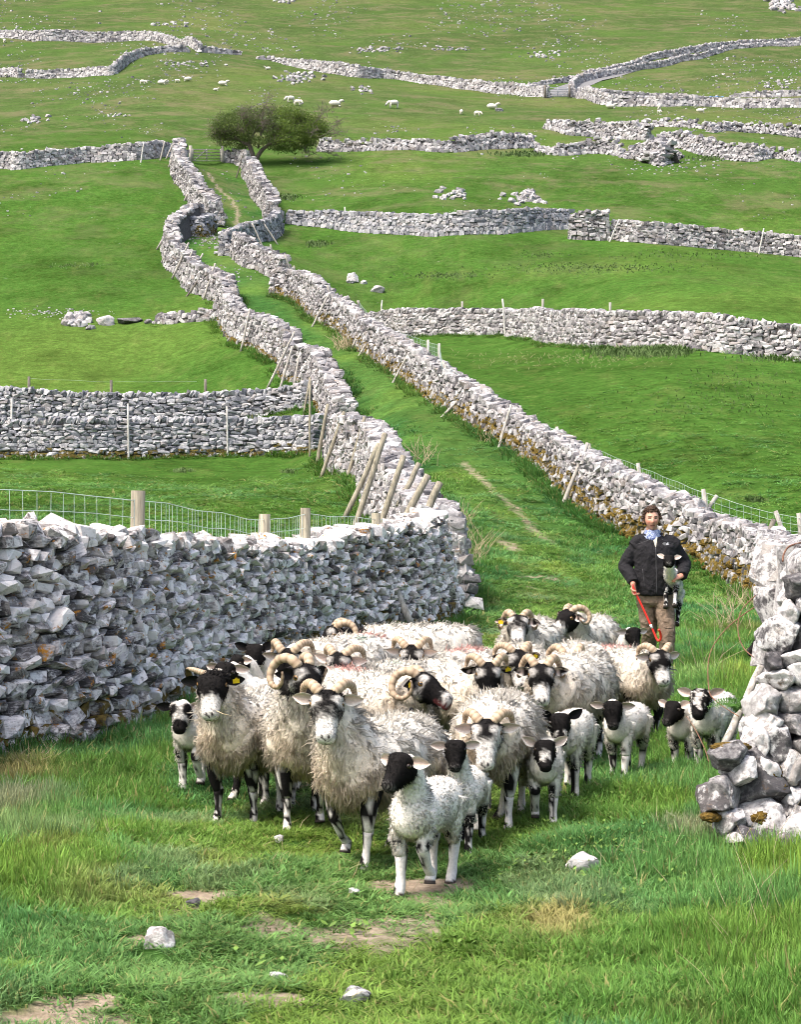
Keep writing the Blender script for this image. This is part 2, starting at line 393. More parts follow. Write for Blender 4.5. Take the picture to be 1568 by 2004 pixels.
def mat_ground():
    t = NT('turf')
    c = t.attr('gcol'); dirt = t.attr('dirt', out='Fac'); straw = t.attr('straw', out='Fac'); far = t.attr('far', out='Fac')
    n1 = t.noise(14, 6, .75); n5 = t.noise(4.2, 7, .78); n2 = t.noise(1.6, 6, .65); n3 = t.noise(.33, 5, .6); n4 = t.noise(4.5, 5, .7)
    k = t.math('MULTIPLY', t.map(n2, .3, .7, .72, 1.26), t.map(n1, .3, .7, .66, 1.34))
    k = t.math('MULTIPLY', k, t.map(n3, .3, .7, .90, 1.10)); k = t.math('MULTIPLY', k, t.map(n5, .3, .7, .62, 1.38))
    sc = t.n('VectorMath'); sc.operation = 'SCALE'; t.set(sc.inputs[0], c); t.set(sc.inputs['Scale'], k)
    col = t.mix(t.map(n4, .52, .75, 0, .30), sc.outputs[0], (.17, .17, .05))
    col = t.mix(t.math('MULTIPLY', t.map(t.noise(.22, 7, .72), .48, .62, 0, .6), far), col, (.135, .12, .07))
    col = t.mix(t.math('MULTIPLY', t.map(t.noise(.07, 6, .7), .5, .62, 0, .55), far), col, (.055, .11, .022))
    col = t.mix(t.math('MULTIPLY', t.map(t.noise(.55, 5, .7), .60, .68, 0, .55), far), col, (.04, .065, .025))
    fl = t.noise(2.2, 2, .5); col = t.mix(t.math('MULTIPLY', t.map(fl, .75, .78, 0, .5), far), col, (.5, .5, .46))
    col = t.mix(t.math('MULTIPLY', straw, t.map(n1, .3, .6)), col, (.36, .29, .13))
    dm = t.map(t.math('ADD', dirt, t.math('MULTIPLY', t.math('SUBTRACT', n4, .5), 1.5)), .25, .75)
    dc = t.mix(t.map(n1, .35, .65), (.20, .155, .11), (.38, .31, .24))
    col = t.mix(dm, col, dc)
    h = t.math('ADD', n1, t.math('MULTIPLY', n2, 2.))
    b = t.bump(h, .7, .05)
    return t.princ(col, 1., b, 0.)
M['ground'] = mat_ground()

# sheet of ground: rows by distance, columns by angle, dense where the photo looks
_a = np.concatenate([np.linspace(-14000, -900, 26)[:-1], np.linspace(-900, 0, 19)[:-1], np.linspace(0, 1568, 197), np.linspace(1568, 2500, 19)[1:], np.linspace(2500, 15600, 26)[1:]])
_y = np.concatenate([np.linspace(-60, 3, 14)[:-1], np.exp(np.linspace(math.log(3), math.log(7), 16)[:-1]), np.exp(np.linspace(math.log(7), math.log(420), 520)), np.exp(np.linspace(math.log(420), math.log(2600), 30)[1:])])
GX = (_a[None, :] - U0) / F * np.maximum(_y, 9.0)[:, None]; GY = np.repeat(_y[:, None], len(_a), 1)
GZ = zfun(GX, GY)
_c, _dirt, _straw, _h = ground_look(GX, GY)
nr, nc = GX.shape
_i = np.arange(nr - 1)[:, None] * nc + np.arange(nc - 1)[None, :]
_q = np.stack([_i, _i + 1, _i + nc + 1, _i + nc], -1).reshape(-1, 4)
gm = mesh('ground', np.stack([GX, GY, GZ], -1).reshape(-1, 3), [_q], [M['ground']], True,
          {'gcol': _c.reshape(-1, 3), 'dirt': _dirt.ravel(), 'straw': _straw.ravel(), 'far': sstep(95, 170, GY).ravel()})
ground = link('ground', gm); tag(ground, kind='structure')
# ------------------------------------------------------------------ stones and walls
def rock_shape(seed, extra=8, jit=.28, sub=0, rough=0.):
    r = np.random.default_rng(seed)
    P = np.array([[x, y, z] for x in (-1, 1) for y in (-1, 1) for z in (-1, 1)], float)
    P = P * (1 - r.random(P.shape) * jit * 1.6)
    if extra:
        E = r.normal(size=(extra, 3)); E /= np.abs(E).max(1)[:, None]; E *= (.82 + .28 * r.random((extra, 1)))
        P = np.concatenate([P, E])
    bm = bmesh.new()
    for p in P: bm.verts.new(p)
    res = bmesh.ops.convex_hull(bm, input=bm.verts[:])
    for v in [v for v in bm.verts if not v.link_faces]: bm.verts.remove(v)
    if sub:
        bmesh.ops.bevel(bm, geom=bm.edges[:], offset=.09, segments=2, affect='EDGES', profile=.6)
        bmesh.ops.triangulate(bm, faces=bm.faces[:])
        for _ in range(sub):
            bmesh.ops.subdivide_edges(bm, edges=[e for e in bm.edges if e.calc_length() > .22], cuts=1)
            bmesh.ops.triangulate(bm, faces=bm.faces[:])
        from mathutils import noise
        bm.normal_update()
        for v in bm.verts:
            q = v.co * 1.3 + Vector((seed * 3.1, 0, 0)); q2 = v.co * 4.2 + Vector((0, seed * 1.7, 0))
            v.co += v.normal * (noise.noise(q) * rough + noise.noise(q2) * rough * .45 + abs(noise.noise(q * 2.1)) * -rough * .5)
    bmesh.ops.triangulate(bm, faces=bm.faces[:])
    bm.verts.index_update()
    V = np.array([v.co[:] for v in bm.verts]); T = np.array([[v.index for v in f.verts] for f in bm.faces], np.int32)
    bm.free()
    V -= (V.max(0) + V.min(0)) / 2; V /= (V.max(0) - V.min(0)) / 2
    return V, T
ROCK_HI = [rock_shape(i, 9, .34) for i in range(28)]
ROCK_LO = [rock_shape(100 + i, 3, .30) for i in range(24)]
def boulder_shape(seed, cuts=20, rough=.11, sub=4):
    """a rounded block: a ball cut by planes, then roughened"""
    from mathutils import noise
    r = np.random.default_rng(seed); bm = bmesh.new(); bmesh.ops.create_icosphere(bm, subdivisions=sub, radius=1.35)
    V = np.array([v.co[:] for v in bm.verts]); T = np.array([[v.index for v in f.verts] for f in bm.faces], np.int32); bm.free()
    for k in range(cuts):
        n = r.normal(size=3); n /= np.linalg.norm(n)
        if k < 6: n = np.eye(3)[k // 2] * (1 if k % 2 else -1) + r.normal(size=3) * .22; n /= np.linalg.norm(n)
        h = .74 + .28 * r.random(); e = V @ n - h; V = V - np.where(e > 0, e * .97, 0)[:, None] * n
    U = V / np.linalg.norm(V, axis=1)[:, None]; D = np.zeros(len(V))
    for i, v in enumerate(V):
        q = Vector(v) * 1.6 + Vector((seed * 3.17, 0, 0)); D[i] = noise.noise(q) * rough * .6 + noise.noise(q * 2.6) * rough * .6 + noise.noise(q * 5.5) * rough * .45 - abs(noise.noise(q * 1.7 + Vector((9, 9, 9)))) * rough * .9
    V = V + U * D[:, None]; V -= (V.max(0) + V.min(0)) / 2; V /= (V.max(0) - V.min(0)) / 2
    return V, T
ROCK_BIG = [boulder_shape(200 + i) for i in range(12)]
BLOB = [boulder_shape(300 + i, 0, .30, 4) for i in range(6)]
_rm = {}
def rock_mesh(lib, i, mat, smooth=False):
    k = (id(lib), i, mat)
    if k not in _rm:
        V, T = lib[i]; _rm[k] = mesh('stone', V, [T], [M[mat]], smooth)
    return _rm[k]

def rotm(t, yaw=0., pitch=0., roll=0.):
    """frame along tangent t (xy): x along the wall, y into it, z up; then small turns"""
    a = math.atan2(t[1], t[0])
    return np.array(Matrix.Rotation(a + yaw, 3, 'Z') @ Matrix.Rotation(pitch, 3, 'Y') @ Matrix.Rotation(roll, 3, 'X'))

def catmull(P, n):
    P = np.asarray(P, float); out = []
    Q = np.concatenate([[2 * P[0] - P[1]], P, [2 * P[-1] - P[-2]]])
    for i in range(len(P) - 1):
        a, b, c, d = Q[i:i + 4]
        for k in range(n):
            t = k / n
            out.append(.5 * (2 * b + (c - a) * t + (2 * a - 5 * b + 4 * c - d) * t * t + (3 * b - a - 3 * c + d) * t ** 3))
    out.append(P[-1]); return np.array(out)

WALL_LINES = []        # (centre polyline xy, half width) for keeping grass out
def wall(label, spec, body=1, size=(.22, .13), thick=(.9, .45), mats=('stone', 'stone_moss'), mossh=.0, h=None, nobj=300,
         lib=None, faces=(0,), cope='rough', tilt=.12, group=None, ragged=.06, smooth=3, depthf=1.0, cat='wall', name='dry_stone_wall', minpx=9.0, jut=.05):
    """spec: visible foot of the wall (px, row, top_row) or (px, row) with h; ('d', px, d) where it is hidden. body: +1 wall lies left of travel, -1 right."""
    P = []; H = []
    for s in spec:
        if s[0] == 'd':
            g = ground_d(s[1], s[2]); hh = (V0 - (g[2] - CZ) * F / g[1] - s[3]) * g[1] / F if len(s) > 3 else h
        else:
            g = ground_pix(s[0], s[1]); hh = (s[1] - s[2]) * g[1] / F if len(s) > 2 else h
        P.append(g); H.append(hh)
    P = np.array(P); H = np.array(H)
    C = catmull(np.concatenate([P[:, :2], H[:, None]], 1), smooth)
    # resample evenly
    L = np.concatenate([[0], np.cumsum(np.hypot(*np.diff(C[:, :2], axis=0).T))]); tot = L[-1]
    ns = max(4, int(tot / .5)); S = np.linspace(0, tot, ns + 1)
    X = np.stack([np.interp(S, L, C[:, k]) for k in range(3)], 1)
    T = np.gradient(X[:, :2], axis=0); T /= np.linalg.norm(T, axis=1)[:, None] + 1e-9
    Nb = np.stack([-T[:, 1], T[:, 0]], 1) * body           # from the visible foot into the wall
    def at_s(s):
        x = np.array([np.interp(s, S, X[:, 0]), np.interp(s, S, X[:, 1])]); hh = np.interp(s, S, X[:, 2])
        t = np.array([np.interp(s, S, T[:, 0]), np.interp(s, S, T[:, 1])]); t /= np.linalg.norm(t) + 1e-9
        return x, t, np.array([-t[1], t[0]]) * body, hh
    gz = zfun(X[:, 0], X[:, 1])
    root = empty(name, (X[len(X) // 2, 0], X[len(X) // 2, 1], gz[len(X) // 2])); O = np.array(root.location)
    tag(root, label, cat, group, 'thing')
    tb, tt = thick
    WALL_LINES.append((X[:, :2] + Nb * tb / 2, tb / 2))
    # inner fill
    mb = MB(); rings = []
    for i in range(len(X)):
        z0 = gz[i] - .3; z1 = gz[i] + X[i, 2] - .13; ins = .09
        n = np.array([Nb[i, 0], Nb[i, 1]]); a = X[i, :2]
        f0 = a + n * ins; f1 = a + n * (tb / 2 - tt / 2 + ins); b1 = a + n * (tb / 2 + tt / 2 - ins); b0 = a + n * (tb - ins)
        rings.append(np.array([[*f0, z0], [*f1, z1], [*b1, z1], [*b0, z0]]) - O)
    if body > 0: rings = [r[::-1] for r in rings]
    mb.rings(rings); mb.build('wall_core', M['core'], root, False)
    # stones, course by course
    st = []; sl, sh = size; hmax = X[:, 2].max()
    r = random.Random(int(abs(spec[0][1] * 13 + spec[0][2] * 7)) + 5) if spec[0][0] == 'd' else random.Random(int(spec[0][0] * 13 + spec[0][1] * 7) + 5)
    copeh = .24 if cope == 'upright' else .14
    for fc in faces:
        v = -.04
        while v < hmax:
            ch = sh * r.uniform(.75, 1.35) * (1.35 if v < .25 else 1.0)
            s = r.uniform(-.1, .1)
            while s < tot:
                ln = sl * r.uniform(.55, 1.75); sc = s + ln / 2; s += ln
                if sc > tot: break
                x, t, n, hh = at_s(sc)
                hh = hh - copeh + (r.random() - .5) * ragged
                c2 = ch * r.uniform(.85, 1.15)
                if v + c2 * .6 > hh: continue
                k = min(1, (v + ch / 2) / max(hh, .2)); dep = tb * .32 * depthf
                off = k * (tb - tt) / 2 + dep * .42 + r.uniform(-jut, jut * .6)
                if fc: off = tb - off
                p = x + n * off
                z = zfun(x[0], x[1]) + v + ch / 2 + r.uniform(-.02, .02)
                Rm = rotm(t, r.uniform(-.25, .25), r.gauss(0, tilt), r.uniform(-.2, .2) + (.12 if body < 0 else -.12))
                st.append(((p[0], p[1], float(z)), Rm, (ln * .56, dep * r.uniform(.45, .62), c2 * .60), v + ch / 2, 'stone'))
            v += ch * .93
    # the two ends
    for e in (0, tot):
        x, t, n, hh = at_s(e); hh = hh - copeh; v = -.04; sg = -1 if e == 0 else 1
        while v < hh:
            ch = sh * r.uniform(.8, 1.4); q = 0.
            while q < tb:
                ln = sl * r.uniform(.6, 1.4); qc = q + ln / 2; q += ln
                k = min(1, (v + ch / 2) / max(hh, .2)); half = tb / 2 - (tb - tt) / 2 * k
                if abs(qc - tb / 2) > half: continue
                p = x + n * qc + t * sg * (.02 - .10 * k); z = zfun(x[0], x[1]) + v + ch / 2
                st.append(((p[0], p[1], float(z)), rotm(n, r.uniform(-.3, .3), r.gauss(0, tilt), r.uniform(-.2, .2)), (ln * .58, .14, ch * .62), v + ch / 2, 'stone'))
            v += ch * .93
    # top
    s = 0.
    while s < tot:
        if cope == 'upright':
            ln = r.uniform(.10, .22); hh_ = r.uniform(.2, .34); tl = r.gauss(.25, .18)
            x, t, n, hh = at_s(s + ln / 2); p = x + n * tb / 2
            z = zfun(x[0], x[1]) + hh - copeh + hh_ * .36
            st.append(((p[0], p[1], float(z)), rotm(t, r.uniform(-.2, .2), tl, r.uniform(-.15, .15)), (ln * .58, tt * r.uniform(.5, .62), hh_ * .52), 9, 'cope_stone')); s += ln * .95
        else:
            ln = sl * r.uniform(.7, 1.7); k2 = 2 if tt > .4 else 1
            for q in range(k2):
                x, t, n, hh = at_s(min(tot, s + ln / 2 + r.uniform(-.05, .05))); p = x + n * (tb / 2 + ((q - .5) * tt * .55 if k2 == 2 else 0) + r.uniform(-.04, .04))
                hgt = sh * r.uniform(.9, 1.9)
                z = zfun(x[0], x[1]) + hh - copeh + hgt * .25 + r.uniform(-.04, .04) * (ragged / .06)
                st.append(((p[0], p[1], float(z)), rotm(t, r.uniform(-.5, .5), r.gauss(0, .22), r.gauss(0, .2)), (ln * .55, tt * (.36 if k2 == 2 else .55), hgt * .55), 9, 'cope_stone'))
            s += ln * .9
    # which stones become objects of their own
    scale = []
    for p, Rm, sc, v, nm in st:
        u_, v_ = topix(np.array(p)); vis = -40 < u_ < 1610 and -20 < v_ < 2010
        scale.append((sc[0] + sc[2]) * F / p[1] * (1 if vis else .001))
    order = np.argsort(scale)[::-1]; own = set(int(i) for i in order[:nobj] if scale[i] > minpx) if nobj else set()
    lib = lib or (ROCK_HI if nobj else ROCK_LO); rl = lib if nobj else ROCK_LO
    jb = [MB(), MB()]
    for i, (p, Rm, sc, v, nm) in enumerate(st):
        mo = 1 if (v < mossh * r.uniform(.4, 1.6)) else 0
        if i in own:
            k = r.randrange(len(lib)); o = bpy.data.objects.new(nm, rock_mesh(lib, k, mats[mo])); COL.objects.link(o)
            o.parent = root; Mx = Matrix.Identity(4)
            o.matrix_basis = Matrix.Translation(Vector(p) - Vector(O)) @ Matrix(Rm).to_4x4() @ Matrix.Diagonal((*sc, 1))
        else:
            k = r.randrange(len(rl)); V_, T_ = rl[k]
            jb[mo].add((V_ * np.array(sc)) @ Rm.T + np.array(p) - O, T_)
    if any(b.V for b in jb):
        Vs = []; Ts = []; mi = []; n0 = 0
        for q, b in enumerate(jb):
            if not b.V: continue
            v_ = np.concatenate(b.V); t_ = np.concatenate(b.T) + n0; n0 += len(v_)
            Vs.append(v_); Ts.append(t_); mi.append(np.full(len(t_), q))
        o = link('rubble_stones', mesh('rubble_stones', np.concatenate(Vs), [np.concatenate(Ts)], [M[mats[0]], M[mats[1]]], False, None, np.concatenate(mi)), root)
        o['kind'] = 'stuff'
    return root

# the near wall on the left of the lane
NEAR = ('stone_near', 'stone_moss_near')
wall('tall near dry stone wall of jagged grey stones left of the flock', [(-300, 1640, 1018), (-130, 1540, 1018), (0, 1488, 1022), (150, 1470, 1016), (290, 1428, 1032), (400, 1374, 1046), (550, 1310, 1054), (700, 1268, 1042), (830, 1238, 1024), (905, 1214, 994)],
     body=1, size=(.13, .086), thick=(1.0, .5), mats=NEAR, mossh=.22, tilt=.26, jut=.055, ragged=.05)
# left lane wall, from its corner back up the hill
wall('white stone lane wall with stout round stakes leaning on its field side', [('d', 792, 31.4, 1000), ('d', 778, 33.8, 985), ('d', 757, 38, 955), (738, 1045, 925), (714, 1015, 885), (704, 975, 848), (694, 943, 832), (684, 931, 822), (648, 926, 815), (631, 900, 815)],
     body=-1, size=(.22, .14), thick=(1.15, .6), mats=('stone', 'stone'), faces=(0, 1), tilt=.25)
wall('winding left lane wall climbing from the cross walls with thin stakes', [(640, 865), (622, 815), (606, 780), (585, 750), (545, 742), (541, 712), (515, 698), (497, 684), (464, 676), (443, 664), (430, 645), (425, 625), (418, 592)],
     body=-1, h=1.5, size=(.26, .16), thick=(1.3, .7), mats=('stone', 'stone_moss'), mossh=.15, tilt=.2, ragged=.14, cope='rough', nobj=300)
wall('bent middle stretch of the left lane wall curling into the field', [(420, 592), (392, 580), (366, 572), (346, 541), (320, 524), (321, 510), (314, 490), (318, 478), (335, 464), (352, 452), (366, 446)],
     body=-1, h=1.5, size=(.3, .18), thick=(1.3, .7), nobj=0, tilt=.2, ragged=.14)
wall('short dark return of the left lane wall facing down the lane', [(372, 462, 424), (395, 464, 424), (414, 462, 424), (424, 452, 420)], body=1, size=(.28, .17), thick=(1.0, .6), mats=('stone_shade', 'stone_shade_moss'), mossh=.5, nobj=0, minpx=8)
wall('upper end of the left lane wall beside the wooden gate', [(402, 440), (388, 424), (371, 408), (363, 386), (350, 366), (337, 352), (333, 330), (334, 311)], body=-1, h=1.55, size=(.3, .18), thick=(1.35, .8), nobj=0, tilt=.2, ragged=.14)
# cross walls on the left
wall('lower of two parallel cross walls, stones tinted dark blue grey for shade, with white tops', [(-160, 900, 822), (0, 898, 818), (120, 898, 816), (250, 898, 815), (440, 893, 815), (540, 890, 813), (612, 884, 808)], body=1, size=(.26, .125), thick=(.85, .45), mats=('stone_shade', 'stone_shade_moss'), mossh=.22, cope='upright', tilt=.1, jut=.03)
wall('upper of two parallel cross walls, its pale upright coping against the field', [('d', -160, 79.5, 752), ('d', 0, 79.5, 754), ('d', 100, 79.5, 761), ('d', 250, 79.5, 766), ('d', 420, 79.5, 764), ('d', 540, 79.5, 756), ('d', 592, 79, 742)], body=1, size=(.26, .125), thick=(.85, .45), mats=('stone_shade', 'stone_shade_moss'), mossh=0, cope='upright', tilt=.1, jut=.03)
# right lane wall
wall('right lane wall with orange moss along its foot behind the man', [(1660, 1240, 1108), (1560, 1200, 1070), (1449, 1160, 1038), (1409, 1136, 1026), (1359, 1104, 1010), (1290, 1074, 968), (1229, 1050, 938), (1164, 1020, 905), (1109, 985, 882), (1084, 955, 862), (1040, 912, 842), (1004, 882, 822)],
     body=-1, size=(.20, .115), thick=(.95, .5), mats=('stone', 'stone_moss'), mossh=.5, tilt=.22, ragged=.08)
wall('long middle stretch of the right lane wall beside the wire netting', [(1004, 882, 822), (964, 858, 797), (924, 838, 772), (864, 800, 732), (784, 742, 675), (700, 688, 627), (650, 645, 584), (624, 634, 566), (602, 622, 548), (592, 606, 540), (573, 592, 532), (545, 582, 526), (528, 579, 528)],
     body=-1, size=(.26, .16), thick=(1.0, .55), mats=('stone', 'stone_moss'), mossh=.4, tilt=.2, ragged=.1)
wall('right lane wall above the step, curving towards the bend', [(540, 552, 502), (520, 540, 494), (502, 530, 485), (474, 522, 470), (462, 513, 462), (448, 500, 456)], body=-1, size=(.28, .17), thick=(1.1, .6), nobj=0, tilt=.2, ragged=.1)
wall('bend of the right lane wall facing down the lane with three stakes', [(450, 500, 456), (470, 486, 448), (502, 474, 436), (538, 470, 428), (556, 452, 412)], body=1, size=(.28, .17), thick=(.9, .5), mats=('stone_shade', 'stone_shade'), nobj=0)
wall('upper stretch of the right lane wall running up to the tree', [(516, 436), (512, 413), (493, 390), (484, 364), (472, 344)], body=-1, h=1.5, size=(.3, .18), thick=(1.35, .8), nobj=0, tilt=.2, ragged=.14)
wall('short wall between the wooden gate and the tree', [(440, 318, 293), (456, 320, 292), (474, 330, 297)], body=1, size=(.3, .18), thick=(.8, .4), nobj=0)
# cross walls on the right
wall('high cross wall on the right with a neat coping and big foot stones', [(716, 648, 606), (760, 657, 603), (790, 660, 603), (870, 656, 602), (940, 656, 603), (1000, 660, 605), (1060, 672, 606), (1130, 680, 606), (1200, 680, 607), (1300, 679, 608), (1400, 690, 613), (1500, 700, 626), (1568, 709, 636), (1720, 732, 655)],
     body=1, size=(.30, .155), thick=(.9, .45), mats=('stone', 'stone_shade'), mossh=.0, cope='upright', tilt=.09, jut=.03)
wall('upper cross wall on the right running from the lane to the block', [(560, 438, 412), (620, 444, 412), (700, 455, 415), (790, 460, 418), (900, 460, 414), (1000, 458, 410), (1070, 450, 408), (1122, 447, 409)], body=1, size=(.30, .17), thick=(.9, .45), mats=('stone_shade', 'stone'), nobj=300, minpx=9, tilt=.1, lib=ROCK_LO)
wall('squat block of wall where the upper cross wall steps forward', [(1115, 468, 420), (1150, 470, 413), (1192, 471, 412)], body=1, size=(.30, .17), thick=(1.6, 1.3), nobj=0)
wall('upper cross wall on the right beyond the block, paler stones', [(1194, 469, 430), (1250, 475, 432), (1320, 481, 438), (1400, 488, 446), (1500, 497, 455), (1600, 506, 463), (1740, 520, 474)], body=1, size=(.30, .17), thick=(.9, .45), nobj=0)
# far walls and ruined folds
FAR = ('stone_far', 'stone_far')
wall('grey wall on the far left ending at the wooden gate', [(-160, 332, 302), (0, 330, 297), (30, 333, 300), (100, 325, 293), (170, 318, 288), (230, 316, 282), (290, 312, 279), (340, 308, 281)], body=1, size=(.32, .18), nobj=0, mats=FAR)
ru = dict(nobj=0, mats=FAR, ragged=.45, thick=(1.3, .6), tilt=.35, size=(.34, .2))
wall('tumbled wall running right from the tree', [(622, 297, 272), (700, 297, 277), (800, 294, 273), (850, 298, 276), (900, 298, 272), (950, 293, 265), (990, 292, 262), (1050, 290, 267)], body=1, **ru)
wall('tumbled wall below the fold dipping into a rubble heap', [(1046, 300, 282), (1100, 305, 286), (1150, 302, 277), (1180, 302, 269), (1212, 306, 290)], body=1, **ru)
wall('ruined fold wall, the upper left one with broken top', [(1062, 252, 236), (1100, 262, 241), (1160, 268, 236), (1200, 272, 241), (1262, 275, 246)], body=1, **ru)
wall('thin ruined wall highest of the fold', [(1235, 250, 241), (1300, 248, 234), (1370, 252, 241), (1392, 255, 248)], body=1, **ru)
wall('ruined wall at the right end of the fold', [(1400, 260, 250), (1450, 258, 241), (1568, 270, 249), (1690, 276, 256)], body=1, **ru)
wall('ruined fold wall running down right of the rubble heap', [(1282, 282, 263), (1350, 297, 267), (1400, 310, 281), (1480, 317, 286), (1520, 310, 293), (1568, 318, 301), (1690, 326, 308)], body=1, **ru)
wall('collapsed rubble heap in the middle of the fold', [(1212, 308, 291), (1262, 318, 272), (1300, 325, 298), (1340, 308, 288)], body=1, **{**ru, 'thick': (3.0, 1.2)})
fw = dict(nobj=0, mats=FAR, size=(.42, .24), tilt=.15)
wall('long topmost wall on the left hillside', [(-160, 76, 61), (0, 75, 60), (80, 80, 60), (150, 82, 60), (260, 80, 62), (330, 88, 72), (380, 98, 82), (400, 103, 90), (472, 108, 100)], body=1, **fw)
wall('long hillside wall running down to the metal gate', [(505, 116, 111), (540, 122, 113), (620, 140, 120), (700, 152, 128), (780, 156, 141), (900, 175, 156), (1000, 185, 163), (1064, 190, 169)], body=1, **fw)
wall('short stub of wall at the left edge of the hillside', [(-140, 152, 133), (0, 152, 134), (34, 152, 134)], body=1, **fw)
wall('hillside wall curving up from the gap to join the topmost wall', [(50, 153, 137), (140, 152, 135), (215, 148, 131), (240, 136, 118), (262, 120, 104), (300, 107, 94), (370, 103, 92)], body=1, **fw)
wall('far wall along the upper side of the road', [(1032, 168, 163), (1060, 168, 161), (1150, 152, 142), (1200, 142, 132), (1280, 118, 106), (1380, 100, 88), (1470, 87, 79), (1600, 79, 71), (1720, 74, 66)], body=1, **fw)
wall('far wall along the lower side of the road', [(1128, 190, 168), (1130, 172, 156), (1170, 155, 142), (1260, 136, 124), (1340, 120, 109), (1400, 107, 98), (1470, 94, 86), (1600, 86, 78), (1720, 80, 72)], body=1, **fw)
wall('grey wall running right from the metal gate', [(1128, 192, 172), (1170, 204, 181), (1250, 208, 189), (1300, 209, 190), (1400, 209, 190), (1568, 211, 195), (1720, 214, 198)], body=1, **fw)
wall('second grey wall just behind the wall right of the metal gate', [('d', 1150, 232, 173), ('d', 1190, 232, 175), ('d', 1260, 233, 182), ('d', 1345, 233, 185), ('d', 1378, 233, 190)], body=1, **fw)
wall('far right stretch of wall behind the blue sheet', [('d', 1430, 233, 187), ('d', 1480, 233, 179), ('d', 1568, 233, 177), ('d', 1700, 233, 178)], body=1, **fw)
wall('low collapsed wall joining the boulders to the lane wall', [(300, 634, 622), (345, 634, 618), (390, 630, 608), (424, 628, 600)], body=1, nobj=0, ragged=.3, thick=(1.0, .5), tilt=.3, size=(.3, .18))
# ------------------------------------------------------------------ grass
def tuft_mesh(seed, n=32, rad=.075, lean=.35, w=.0034, flat=False):
    r = np.random.default_rng(seed); V = []; T = []; Q = []; g = []; b = 0
    for k in range(n):
        a = r.random() * 6.283; q = rad * math.sqrt(r.random()); p = np.array([q * math.cos(a), q * math.sin(a), 0])
        h = .55 + .6 * r.random(); a2 = a + r.normal() * .9; ln = lean * (.3 + r.random() * 1.3)
        d = np.array([math.cos(a2), math.sin(a2), 0]); sd = np.array([-math.sin(a2 + r.normal() * .5), math.cos(a2), 0]); sd /= np.linalg.norm(sd)
        ww = w * (.6 + .8 * r.random())
        m = p + d * ln * .28 * h * .12 / .12 * .09 + np.array([0, 0, h * .55]); tp = p + d * ln * .085 + np.array([0, 0, h])
        if r.random() < .25: tp = tp + d * .022 - np.array([0, 0, .25 * h])
        V += [p - sd * ww - [0, 0, .12], p + sd * ww - [0, 0, .12], m - sd * ww * .85, m + sd * ww * .85, tp]
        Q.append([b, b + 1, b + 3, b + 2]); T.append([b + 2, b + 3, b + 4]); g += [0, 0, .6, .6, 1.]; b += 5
    return mesh('grass_tuft', np.array(V), [T, Q], [M['grass']], True, {'g': np.array(g)})
def mat_grass():
    t = NT('grass_blades')
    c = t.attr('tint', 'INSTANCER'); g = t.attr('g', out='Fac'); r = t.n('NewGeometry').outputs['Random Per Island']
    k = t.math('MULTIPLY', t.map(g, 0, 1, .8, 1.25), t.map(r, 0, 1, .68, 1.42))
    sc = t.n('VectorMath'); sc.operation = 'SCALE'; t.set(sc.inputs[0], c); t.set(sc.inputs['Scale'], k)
    col = t.mix(t.map(t.math('FRACT', t.math('MULTIPLY', r, 13.7)), .90, .92, 0, .75), sc.outputs[0], (.33, .28, .12))
    col = t.mix(t.map(t.math('FRACT', t.math('MULTIPLY', r, 5.3)), .6, 1., 0, .3), col, (.16, .21, .03))
    p = t.n('BsdfPrincipled'); t.set(p.inputs['Base Color'], col); p.inputs['Roughness'].default_value = .5; p.inputs['Specular IOR Level'].default_value = .12
    tr = t.n('BsdfTranslucent'); t.set(tr.inputs[0], col); mx = t.n('MixShader'); mx.inputs[0].default_value = .38
    t.t.links.new(p.outputs[0], mx.inputs[1]); t.t.links.new(tr.outputs[0], mx.inputs[2]); t.t.links.new(mx.outputs[0], t.out.inputs[0]); return t.m
M['grass'] = mat_grass()

